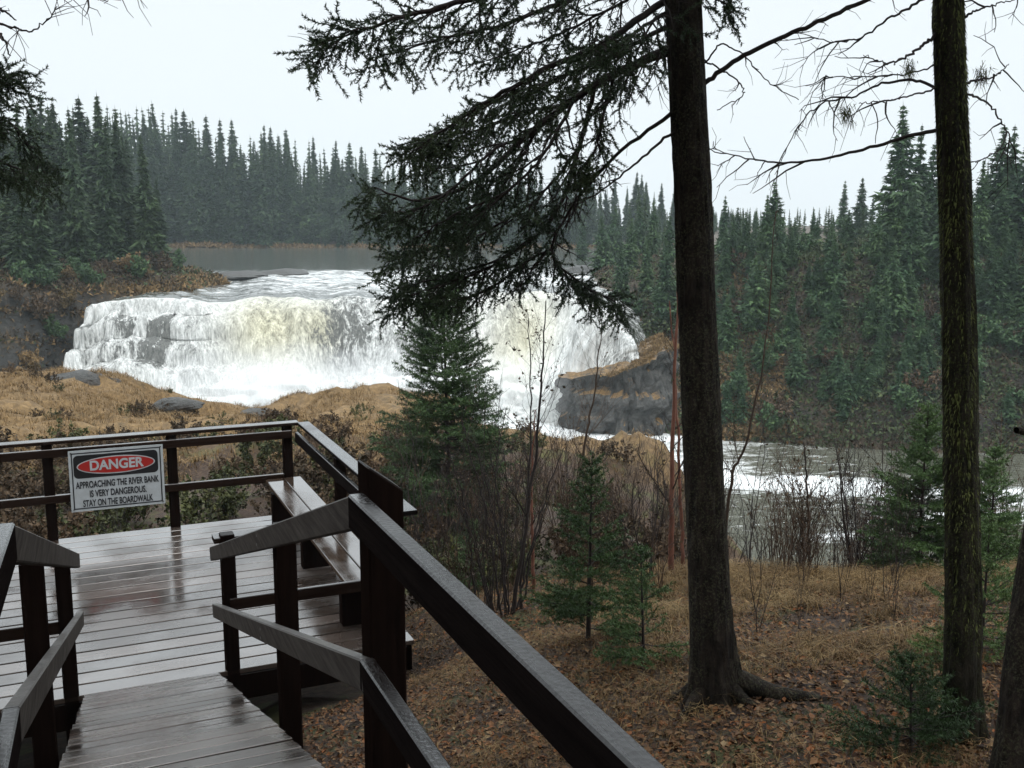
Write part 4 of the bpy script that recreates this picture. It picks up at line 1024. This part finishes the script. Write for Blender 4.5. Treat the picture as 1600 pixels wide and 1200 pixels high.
# ------------------------------------------------------------------ the big trees near the viewer
def trunk(name, W, radii, mat, e, rough=.06, flare=None, n=36, m_=120, seed=0):
    P = path(W, m_); rr_ = np.interp(np.linspace(0, 1, m_), np.linspace(0, 1, len(radii)), radii)
    mb = MB(); a = np.arange(n) * 2 * np.pi / n
    Z_ = P[:, 2][:, None]; A_ = a[None, :]
    rad = rr_[:, None] * (1 + rough * fbm(np.cos(A_) * 6 + 9 + 0 * Z_, np.sin(A_) * 6 + Z_ * 5, 4, seed) + rough * .7 * fbm(np.cos(A_) * 14 + 0 * Z_ + 40, np.sin(A_) * 14 + Z_ * 9, 3, seed + 5))
    if flare is not None:
        h = (Z_ - P[0, 2]); rad = rad + np.exp(-np.maximum(h, 0) / .16) * rr_[0] * (.35 + flare * np.maximum(0, np.cos(A_ * 5 + 1)) ** 2 + 1.3 * flare * np.exp(-((A_ - 5.9) / .35) ** 2) + 1.0 * flare * np.exp(-((A_ - 3.6) / .4) ** 2))
    V = np.stack([P[:, 0][:, None] + rad * np.cos(A_), P[:, 1][:, None] + rad * np.sin(A_), Z_ + 0 * A_], -1)
    i = np.arange(m_ - 1)[:, None] * n; jj = np.arange(n)[None, :]
    F = np.stack([i + jj, i + (jj + 1) % n, i + n + (jj + 1) % n, i + n + jj], -1).reshape(-1, 4)
    mb.add(V.reshape(-1, 3), F, 0, True); return mb.build(name, M[mat], e, off=W[0])

def crown_tris(rgg, base, z0, z1, Rm, lv=46, per=13, tri=26):
    tr = []
    for i in range(lv):
        f = (i + rgg.random()) / lv; z = z0 + (z1 - z0) * f; env = Rm * (1 - f) ** .7 + .2
        for k in range(per):
            a = rgg.random() * 6.283; Lb = env * (.6 + .5 * rgg.random()); d = np.array([math.cos(a), math.sin(a), 0.0])
            q = rgg.random(tri) ** .6; c = np.array([base[0], base[1], z]) + d * (Lb * q)[:, None] + np.array([0, 0, -.22 * Lb]) * q[:, None] + rgg.normal(size=(tri, 3)) * .09
            sz = .10 + .10 * rgg.random(tri)
            e1 = norm(d + .7 * rgg.normal(size=(tri, 3))) * (sz * 1.3)[:, None]; e2 = norm(rgg.normal(size=(tri, 3))) * (sz * .5)[:, None]
            tr.append(np.stack([c - e1 - e2, c - e1 + e2, c + e1], 1).reshape(-1, 3))
    return np.concatenate(tr)

def bough(e, off, pts, r0, r1, seed, leaf0=.3, seclen=.42, dens=1.0, dd=None, needle=True, droop=.5, nm='bough'):
    """a drooping spruce bough: pts = (X, Y, distance) knots; side shoots, twigs and needles along it"""
    rgg = np.random.default_rng(seed); W = np.array([aty(*a) for a in pts]); P = path(W, 40); P[2:-1] += rgg.normal(size=P[2:-1].shape) * .003
    mb = MB(); tube(mb, P, r0, r1, 8, 0); A = []; B = []
    Ltot = np.linalg.norm(np.diff(P, axis=0), axis=1).sum(); ns = int(Ltot / (.05 if needle else .07) * dens)
    for k in range(ns):
        f = min(leaf0, .95) * .5 + (1 - min(leaf0, .95) * .5) * (k + rgg.random()) / ns; i = min(int(f * 39), 38); ax = norm(P[i + 1] - P[i])
        sd_ = norm(np.cross(ax, [0, 0, 1])) * (1 if k % 2 else -1)
        d = norm(ax * (.55 + .3 * rgg.random()) + sd_ * (.35 + .5 * rgg.random()) + np.array([0, 0, -droop * rgg.random() + .12]))
        l = seclen * (.45 + .75 * rgg.random()) * (1.05 - .55 * f); m_ = 7; q = [P[i] + (P[i + 1] - P[i]) * rgg.random()]; v = d
        for s in range(m_ - 1):
            v = norm(v + rgg.normal(size=3) * .16 + np.array([0, 0, -.08])); q.append(q[-1] + v * l / (m_ - 1))
        q = np.array(q); tube(mb, q, .0045 * (1.2 - f) + .0015, .0013, 4, 0)
        if f < leaf0 and rgg.random() < .6: bare_ = True
        else: bare_ = False
        for s in range(1, m_ - 1):
            if not bare_ and s > 1: A.append(q[s]); B.append(q[s + 1])
            for sg in (-1, 1):
                if rgg.random() < (.2 if needle else .8): continue
                v2 = norm(np.cross(q[s + 1] - q[s], rgg.normal(size=3))); v2 = norm(v2 * .8 + norm(q[s + 1] - q[s]) * .75 + np.array([0, 0, -.15]))
                l2 = (.06 + .10 * rgg.random()); c = q[s] + (q[s + 1] - q[s]) * rgg.random(); mid = c + v2 * l2 * .5 + rgg.normal(size=3) * .006; end = mid + norm(v2 + rgg.normal(size=3) * .3) * l2 * .5
                tube(mb, [c, mid, end], .0016, .0008, 3, 0)
                if not bare_ and rgg.random() < .86:
                    A += [c + (mid - c) * .3, mid]; B += [mid, end]
    o = mb.build(nm, M['twig'], e, off=off)
    if needle:
        tr = needles(np.array(A), np.array(B), 600, .0165, .0058, rgg, .7); n_ = MB().tris(tr - off).build('needles', M['needle_bough'], o)
    return o

# main spruce
W = np.array([aty(1121, 1088, 4.9), aty(1113, 1000, 4.9), aty(1101, 760, 4.9), aty(1090, 500, 4.9), aty(1080, 250, 4.9), aty(1068, 0, 4.9)])
W[0, 2] = gz(W[0, 0], W[0, 1]) - .12
W = np.vstack([W, W[-1] + np.array([-.04, .02, .9]), W[-1] + np.array([-.08, .05, 2.1]), W[-1] + np.array([-.15, .1, 4.2]), W[-1] + np.array([-.2, .2, 9.5])])
e = empty('spruce_tree', tuple(W[0]), label='big dark spruce with a straight bare trunk beside the handrail', cat='tree')
trunk('trunk', W, [.122, .106, .096, .090, .086, .083, .080, .074, .06, .02], 'bark', e, .075, .55, 72, 420, 3)
off = W[0]
B1 = [(1068, 72, 4.9), (1042, 80, 4.9), (1000, 98, 5.0), (930, 132, 5.1), (820, 215, 5.2), (740, 285, 5.25), (650, 312, 5.3), (582, 292, 5.3)]
bough(e, off, B1, .030, .004, 1, .22, .48, 1.0)
bough(e, off, [(1066, -18, 4.9), (1040, 0, 4.9), (940, 70, 4.7), (850, 110, 4.6), (760, 160, 4.6), (690, 205, 4.6), (640, 240, 4.6)], .020, .003, 2, .2, .42)
bough(e, off, [(1055, -110, 4.9), (960, -60, 4.5), (800, -15, 4.4), (680, 12, 4.3), (580, 42, 4.3), (520, 62, 4.3)], .020, .003, 3, .2, .36)
bough(e, off, [(1055, -60, 4.9), (900, -5, 5.2), (780, 40, 5.4), (690, 60, 5.4), (610, 85, 5.4)], .016, .003, 4, .2, .36, .8)
bough(e, off, [(840, 200, 5.2), (800, 270, 5.25), (745, 340, 5.3), (680, 385, 5.3), (600, 410, 5.3)], .010, .003, 5, .1, .36, 1.05)
bough(e, off, [(930, 132, 5.1), (905, 230, 5.2), (870, 330, 5.3), (800, 395, 5.35), (700, 430, 5.4), (620, 450, 5.4)], .012, .003, 6, .38, .36, 1.0)
bough(e, off, [(1066, 168, 4.9), (1040, 184, 4.9), (960, 245, 5.0), (890, 330, 5.1), (862, 395, 5.1), (905, 440, 5.1), (962, 472, 5.1)], .011, .003, 7, .62, .26, 1.0)
bough(e, off, [(870, 385, 5.1), (820, 410, 5.15), (760, 455, 5.2), (700, 470, 5.2)], .007, .003, 8, .1, .28, 1.1)
bough(e, off, [(960, 118, 5.1), (940, 190, 5.0), (930, 235, 4.95), (905, 270, 4.9)], .009, .003, 9, .15, .26, 1.1)
bough(e, off, [(880, 165, 5.2), (820, 175, 5.5), (740, 205, 5.7), (670, 240, 5.8)], .011, .003, 10, .1, .42, 1.3)
bough(e, off, [(1040, 20, 4.9), (1000, 45, 4.6), (960, 75, 4.4), (930, 60, 4.3)], .009, .003, 11, .1, .3, 1.1)
bough(e, off, [(1092, -30, 4.9), (1115, -5, 4.9), (1135, 8, 4.9)], .008, .003, 12, .1, .14, 1.4)
bough(e, off, [(820, 215, 5.2), (770, 235, 5.0), (700, 300, 4.9), (640, 330, 4.9), (600, 330, 4.9)], .009, .003, 13, .1, .34, 1.0)
bough(e, off, [(1045, 40, 4.9), (960, 85, 5.3), (880, 120, 5.6), (790, 150, 5.8), (720, 190, 5.9), (660, 215, 5.9)], .012, .003, 41, .2, .42, 1.05)
bough(e, off, [(900, 150, 5.1), (850, 240, 4.9), (790, 300, 4.8), (720, 330, 4.8), (650, 372, 4.8)], .009, .003, 42, .15, .36, 1.05)
bough(e, off, [(905, 230, 5.2), (850, 300, 5.4), (780, 350, 5.5), (690, 400, 5.6), (640, 440, 5.6)], .008, .003, 43, .2, .34, 1.05)
bough(e, off, [(800, 395, 5.35), (760, 420, 5.3), (690, 445, 5.3), (640, 462, 5.3)], .006, .003, 44, .1, .32, 1.2)
bough(e, off, [(862, 395, 5.1), (880, 430, 5.2), (930, 455, 5.3), (965, 478, 5.3)], .005, .003, 45, .2, .24, .9)
bough(e, off, [(1040, -40, 4.9), (980, 0, 5.1), (900, 40, 5.2), (830, 70, 5.2), (760, 95, 5.2)], .009, .003, 46, .2, .36, 1.0)
bough(e, off, [(1068, 200, 4.9), (1040, 216, 4.9), (985, 262, 5.4), (930, 305, 5.7), (880, 320, 5.9), (820, 360, 6.0)], .008, .002, 14, .9, .22, .6, needle=False, nm='dead_branch')
bough(e, off, [(1080, 140, 4.9), (1104, 128, 4.9), (1153, 91, 4.9), (1215, 62, 4.9), (1277, 34, 4.9), (1352, 0, 4.9), (1420, -30, 4.9)], .012, .009, 15, .9, .16, .5, needle=False, nm='dead_branch')
bough(e, off, [(1080, 104, 4.9), (1104, 96, 4.9), (1125, 70, 4.9), (1160, 85, 4.9), (1200, 128, 4.9), (1248, 156, 4.9)], .005, .002, 16, .9, .1, .4, needle=False, nm='dead_branch')
bough(e, off, [(1080, 90, 4.9), (1104, 96, 4.9), (1150, 124, 4.9), (1160, 150, 4.9), (1120, 172, 4.9)], .005, .002, 17, .9, .08, .4, needle=False, nm='dead_branch')
rgg = np.random.default_rng(77)
MB().tris(crown_tris(rgg, W[-2][:2], 5.2, 13.5, 2.4, 36, 11, 20) - off).build('crown', M['needle_bough'], e)

for a_, l_, r_ in ((-.3, .6, .045), (2.6, .25, .035), (3.7, .3, .035), (5.3, .22, .03)):
    q = []
    for k in range(9):
        f = k / 8; x_, y_ = off[0] + math.cos(a_ + .25 * f) * (.06 + l_ * f), off[1] + math.sin(a_ + .25 * f) * (.06 + l_ * f); q.append((x_, y_, gz(x_, y_) + .10 * (1 - f) ** 2 + .012 - .03 * f))
    mb = MB(); tube(mb, q, r_ * 1.3, .014, 9); mb.build('root', M['bark'], e, off=off)

# mossy tree
W = np.array([aty(1502, 1192, 4.3), aty(1504, 900, 4.3), aty(1500, 620, 4.3), aty(1493, 320, 4.3), aty(1482, 0, 4.3)]); W[0, 2] = gz(W[0, 0], W[0, 1]) - .1
W = np.vstack([W, W[-1] + np.array([-.03, .02, 1.0]), W[-1] + np.array([-.06, .05, 2.4]), W[-1] + np.array([-.1, .1, 5.5])])
e = empty('mossy_tree', tuple(W[0]), label='slender mossy spruce trunk hung with bare drooping branches', cat='tree'); off = W[0]
trunk('trunk', W, [.082, .072, .068, .064, .058, .053, .045, .02], 'mossbark', e, .13, .3, 48, 300, 8)
def moss(W, n, seed, rad, ln=.035):
    rgg = np.random.default_rng(seed); P = path(W[:5], 200); k = rgg.integers(0, 200, n); a = rgg.normal(size=n) * 1.4 + np.where(rgg.random(n) < .6, 0, np.pi)
    r_ = np.interp(k / 200, [0, 1], [rad, rad * .8]); d = np.stack([np.cos(a), np.sin(a), np.zeros(n)], 1)
    c = P[k] + d * r_[:, None]; tip = c + d * (ln * .45 * rgg.random(n))[:, None] + np.array([0, 0, -1]) * (ln * (.3 + rgg.random(n)))[:, None]
    s = norm(np.cross(d, rgg.normal(size=(n, 3)))) * .0045
    return np.stack([c - s, c + s, tip], 1).reshape(-1, 3)
tag(MB().tris(moss(W, 15000, 4, .068) - off).build('moss', M['moss'], e), kind='stuff')
def dead(pts, r0, seed, d=4.3, sl=.3, dn=.7):
    bough(e, off, [(a, b, d + c) for a, b, c in pts], r0, .0016, seed, .95, sl, dn, needle=False, nm='dead_branch', droop=.8)
dead([(1466, 203, 0), (1394, 220, .1), (1308, 244, .2), (1222, 254, .3), (1163, 246, .3), (1112, 232, .3)], .0085, 31)
dead([(1463, 52, 0), (1431, 79, -.1), (1390, 98, -.2), (1349, 86, -.2)], .007, 32)
dead([(1465, 138, 0), (1421, 125, .1), (1376, 131, .1), (1335, 151, .2), (1284, 162, .2), (1249, 196, .2), (1222, 247, .2)], .0065, 33)
dead([(1465, 139, 0), (1394, 156, -.2), (1342, 162, -.2)], .004, 34)
dead([(1450, -5, 0), (1394, 27, .2), (1346, 58, .3), (1304, 65, .3), (1249, 52, .3)], .006, 35)
dead([(1500, 32, 0), (1530, 15, 0), (1600, -5, 0)], .006, 36)
dead([(1508, 130, 0), (1555, 118, .1), (1576, 100, .1)], .005, 37)
dead([(1508, 146, 0), (1541, 160, .2), (1566, 193, .2), (1576, 223, .2), (1524, 254, .2)], .005, 38)
dead([(1500, 85, 0), (1440, 110, .3), (1390, 118, .4), (1300, 120, .4), (1290, 118, .4)], .004, 39)
rgg = np.random.default_rng(78)
MB().tris(crown_tris(rgg, W[-1][:2], 4.6, 9.5, 1.8, 30, 10) - off).build('crown', M['needle_bough'], e)
# little tufts of old-man's-beard on the dead branches
for X, Y in ((1322, 176), (1420, 105), (1535, 115)):
    c = aty(X, Y, 4.45); rgg = np.random.default_rng(X); n = 160; a = c + rgg.normal(size=(n, 3)) * [.015, .015, .02]; tip = a + rgg.normal(size=(n, 3)) * [.018, .018, .02] + np.array([0, 0, -.03])
    s = norm(rgg.normal(size=(n, 3))) * .0018
    MB().tris(np.stack([a - s, a + s, tip], 1).reshape(-1, 3) - off).build('lichen_tuft', M['moss'], e)

# leaning dark trunk at the right edge
W = np.array([aty(1592, 1215, 3.7), aty(1600, 1050, 3.72), aty(1622, 880, 3.75), aty(1660, 640, 3.8), aty(1720, 200, 3.9)]); W[0, 2] = gz(W[0, 0], W[0, 1]) - .1
W = np.vstack([W, W[-1] + np.array([.12, .03, 1.0]), W[-1] + np.array([.28, .06, 2.2]), W[-1] + np.array([.5, .1, 4.0])])
e = empty('leaning_tree', tuple(W[0]), label='dark leaning trunk at the edge of the clearing', cat='tree')
trunk('trunk', W, [.09, .075, .07, .068, .06, .055, .045, .02], 'bark', e, .08, .3, 26, 110, 12)
mb = MB(); tube(mb, [aty(1640, 690, 3.8), aty(1605, 674, 3.75), aty(1588, 672, 3.72)], .022, .012, 8); mb.build('branch_stub', M['bark'], e, off=W[0])
MB().tris(crown_tris(np.random.default_rng(79), W[-1][:2], 4.4, 8.5, 1.8, 30, 10) - W[0]).build('crown', M['needle_bough'], e)

# the tree left of the picture whose branches reach in
base = np.array([-3.6, 4.8, 0.0]); base[2] = gz(base[0], base[1])
e = empty('spruce_tree', tuple(base), label='spruce left of the ramp reaching bare and needled branches into view', cat='tree')
W = np.array([base + [0, 0, -.1], base + [0, 0, 2], base + [.05, 0, 4.5], base + [.05, 0, 11]])
trunk('trunk', W, [.16, .13, .11, .02], 'bark', e, .06, .4, 26, 90, 15)
def lb(pts, r0, seed, **k): bough(e, W[0], pts, r0, .003, seed, **k)
lb([(-330, 150, 4.8), (-150, 170, 5.2), (-60, 190, 5.4), (20, 225, 5.5), (62, 290, 5.6)], .018, 51, leaf0=.25, seclen=.38, dens=1.05)
lb([(-330, 260, 4.8), (-150, 260, 5.0), (-40, 270, 5.2), (40, 300, 5.2)], .018, 52, leaf0=.25, seclen=.38, dens=1.05)
lb([(-330, 120, 4.8), (-120, 140, 5.0), (-30, 160, 5.0), (15, 155, 5.0)], .012, 53, leaf0=.25, seclen=.25, dens=1.3)
for i_, (pts, r0) in enumerate([([(-280, -160, 4.7), (30, -25, 3.5), (75, 18, 3.4), (120, 30, 3.4), (197, 28, 3.4)], .013), ([(-280, -160, 4.7), (60, -10, 3.5), (110, 25, 3.45), (150, 46, 3.4), (186, 42, 3.4)], .007),
                                ([(-280, -120, 4.7), (10, -30, 3.5), (35, 15, 3.4), (60, 33, 3.4), (88, 41, 3.4)], .006), ([(-280, -60, 4.7), (-40, 45, 3.6), (0, 62, 3.5), (29, 81, 3.5)], .009),
                                ([(-280, -40, 4.7), (-60, 70, 3.6), (0, 86, 3.5), (50, 98, 3.5), (81, 78, 3.5)], .005), ([(-280, -20, 4.7), (-40, 60, 3.6), (0, 98, 3.5), (20, 136, 3.5)], .010), ([(-280, -200, 4.7), (150, -40, 3.6), (205, 3, 3.5), (223, 18, 3.5)], .009)]):
    bough(e, W[0], pts, r0, .002, 60 + i_, 1.5, .16, .10, needle=False, nm='dead_branch', droop=.2)
MB().tris(crown_tris(np.random.default_rng(80), base[:2], 4.3, 11, 2.3) - W[0]).build('crown', M['needle_bough'], e)

# unseen spruces added behind the viewer to shade the near ground
W0 = np.array([[0, 0, -.2], [0, 0, 3], [0, 0, 12.0]])
e0 = empty('spruce_tree', (0, 0, 0)); trunk('trunk', W0, [.15, .12, .02], 'bark', e0, .06, .4, 20, 60, 18)
MB().tris(crown_tris(np.random.default_rng(81), (0, 0), 3.2, 12.5, 2.7, 40, 12) - W0[0]).build('crown', M['needle_bough'], e0)
for (x, y, s, lab) in [(-2.6, -2.2, 1.0, 'unseen tall spruce added close behind the ramp landing for shade'), (2.2, -2.4, 1.05, 'unseen tall spruce added behind the right handrail for shade'), 
                       (-.3, -6, 1.2, 'unseen tall spruce added further behind the landing for shade'), (5.2, -4.5, 1.15, 'unseen spruce added behind the right clearing for shade')]:
    copy_tree(e0, (x, y, gz(x, y)), x * 2.3, s, label=lab, cat='tree')
MBc = crown_tris(np.random.default_rng(82), (0, 0), .5, 11.5, 2.2, 46, 12)  # low crown for added, unseen trees that block sky light from behind
e1 = empty('spruce_tree', (0, 0, 0)); trunk('trunk', W0, [.13, .10, .02], 'bark', e1, .06, .4, 20, 60, 19); MB().tris(MBc - W0[0]).build('crown', M['needle_bough'], e1)
for (x, y, s, lab) in [(-5.2, -3.2, 1.0, 'unseen full skirted spruce added behind the left handrail for shade'), (-1.2, -4.6, 1.1, 'unseen full skirted spruce added to block light through the gap behind the landing'), (2.8, -5.4, 1.1, 'unseen full skirted spruce added behind the clearing for shade')]:
    copy_tree(e1, (x, y, gz(x, y)), x * 1.7, s, label=lab, cat='tree')
drop(e0); drop(e1)

# ------------------------------------------------------------------ ground cover
def blades(n, xf, ln, wd, seed, lean=.5):
    rgg = np.random.default_rng(seed); x, y = xf(rgg, n); z = Hn(x, y); n = len(x)
    a = rgg.random(n) * 6.28; d = np.stack([np.cos(a), np.sin(a), np.zeros(n)], 1); s = np.stack([-np.sin(a), np.cos(a), np.zeros(n)], 1)
    l = ln * (.5 + rgg.random(n)); le = lean * (.3 + rgg.random(n)); c = np.stack([x, y, z - .01], 1)
    m_ = c + d * (l * le * .35)[:, None] + np.array([0, 0, 1]) * (l * .6)[:, None]; t_ = c + d * (l * le)[:, None] + np.array([0, 0, 1]) * (l * (.95 - .55 * le))[:, None]
    w = (wd * (.6 + .7 * rgg.random(n)))[:, None] * s
    return np.stack([c - w, c + w, m_, m_ - w * .7, m_ + w * .7, t_], 1).reshape(-1, 3)
def clumped(xr, yr, dens, sc, thr, seed):
    def f(rgg, n):
        x = rgg.uniform(*xr, n); y = rgg.uniform(*yr, n); k = fbm(x * sc, y * sc, 3, seed) > thr + .35 * rgg.normal(size=n) * .3; return x[k], y[k]
    return f
def notdeck(f):
    def g_(rgg, n):
        x, y = f(rgg, n); v = x * math.cos(TH) + y * math.sin(TH); u = -x * math.sin(TH) + y * math.cos(TH)
        k = ~(((u > 7.2) & (u < 11.6) & (v < 2.5)) | ((v > -.3) & (v < 1.0) & (u < 7.5))); return x[k], y[k]
    return g_
mb = MB(); mb.tris(blades(9000, notdeck(clumped((.3, 6.5), (3.2, 11), 1, .9, -.05, 91)), .13, .0026, 91, 1.0))
def hump(rgg, n):
    x = rgg.normal(size=n) * 1.0 + 2.75; y = rgg.normal(size=n) * 1.0 + 8.4; return x, y
mb.tris(blades(3500, hump, .10, .003, 92, .9))
def tufts(rgg, n):
    k = 420; cx = rgg.uniform(.6, 5.6, k); cy = 5.0 + 4.8 * rgg.random(k) ** .6; ok = cx - .5 > -.1 * cy; cx, cy = cx[ok], cy[ok]; j = rgg.integers(len(cx), size=n); return cx[j] + rgg.normal(size=n) * .05, cy[j] + rgg.normal(size=n) * .05
mb.tris(blades(26000, notdeck(tufts), .15, .0032, 94, 1.2))
def open_floor(rgg, n):
    d = 3.4 + 7 * rgg.random(n); x = d * rgg.uniform(-.12, .5, n); k = fbm(x * 1.4, d * 1.4, 3, 97) > -.12 + .2 * rgg.normal(size=n); return x[k], d[k]
mb.tris(blades(44000, notdeck(open_floor), .085, .0024, 98, 1.3))
tag(mb.build('grass', M['straw']), 'dry straw grass on the clearing floor', 'grass', kind='stuff')
def meadow(rgg, n):
    d = 18.5 + 28 * rgg.random(n) ** .9; X = np.where(rgg.random(n) < .86, rgg.uniform(-80, 680, n), rgg.uniform(680, 1090, n)); x = (X - 800) / 1600 * d * 1.0127
    k = (fbm(x * .7, d * .7, 3, 95) > -.25 + .4 * rgg.random(n)) & ~((X > 640) & (d < 26)); return x[k], d[k]
mb = MB(); mb.tris(blades(120000, meadow, .22, .011, 93, 1.1))
tag(mb.build('meadow_grass', M['tan']), 'tan matted grass over the knolls before the falls', 'grass', kind='stuff')
def litter(n, seed):
    rgg = np.random.default_rng(seed); d = 3.2 + 7.2 * rgg.random(n) ** 1.2; X = rgg.uniform(420, 1680, n); x = (X - 800) / 1600 * d; y = d
    v = x * math.cos(TH) + y * math.sin(TH); u = -x * math.sin(TH) + y * math.cos(TH); k = ~(((u > 7.2) & (u < 11.6) & (v < 2.5)) | ((v > -.3) & (v < .95) & (u < 7.5))); x, y = x[k], y[k]; n = len(x)
    z = Hn(x, y) + .006 + .02 * rgg.random(n) ** 2; c = np.stack([x, y, z], 1); up = norm(np.array([0, 0, 1]) + rgg.normal(size=(n, 3)) * .33)
    a = norm(np.cross(up, rgg.normal(size=(n, 3)))); b = np.cross(up, a); s = (.009 + .018 * rgg.random(n) ** 1.5)[:, None]
    p0, p1, p2, p3 = c - a * s, c + b * s * .62, c + a * s, c - b * s * .62; p1 = p1 + up * s * .25; p3 = p3 + up * s * .3
    V = np.stack([p0, p1, p2, p3], 1).reshape(-1, 3); q = np.arange(n)[:, None] * 4
    F = np.concatenate([q + [[0, 1, 2]], q + [[0, 2, 3]]]); return V, F
mb = MB(); V, F = litter(48000, 5); mb.add(V, F)
tag(mb.build('leaf_litter', M['litter']), 'brown and orange fallen leaves on the forest floor', 'leaves', kind='stuff')

# ------------------------------------------------------------------ haze over the gorge
m = bpy.data.materials.new('river haze'); m.use_nodes = True; nt = m.node_tree; nt.nodes.clear()
o_ = nt.nodes.new('ShaderNodeOutputMaterial'); v_ = nt.nodes.new('ShaderNodeVolumePrincipled'); v_.inputs['Density'].default_value = .00034; v_.inputs['Color'].default_value = (.80, .93, 1, 1)
nt.links.new(v_.outputs[0], o_.inputs['Volume'])
mb = MB(); box(mb, -640, 640, -640, 640, -21, 46, 0, .001); hzo = mb.build('haze', m); tag(hzo, kind='stuff')
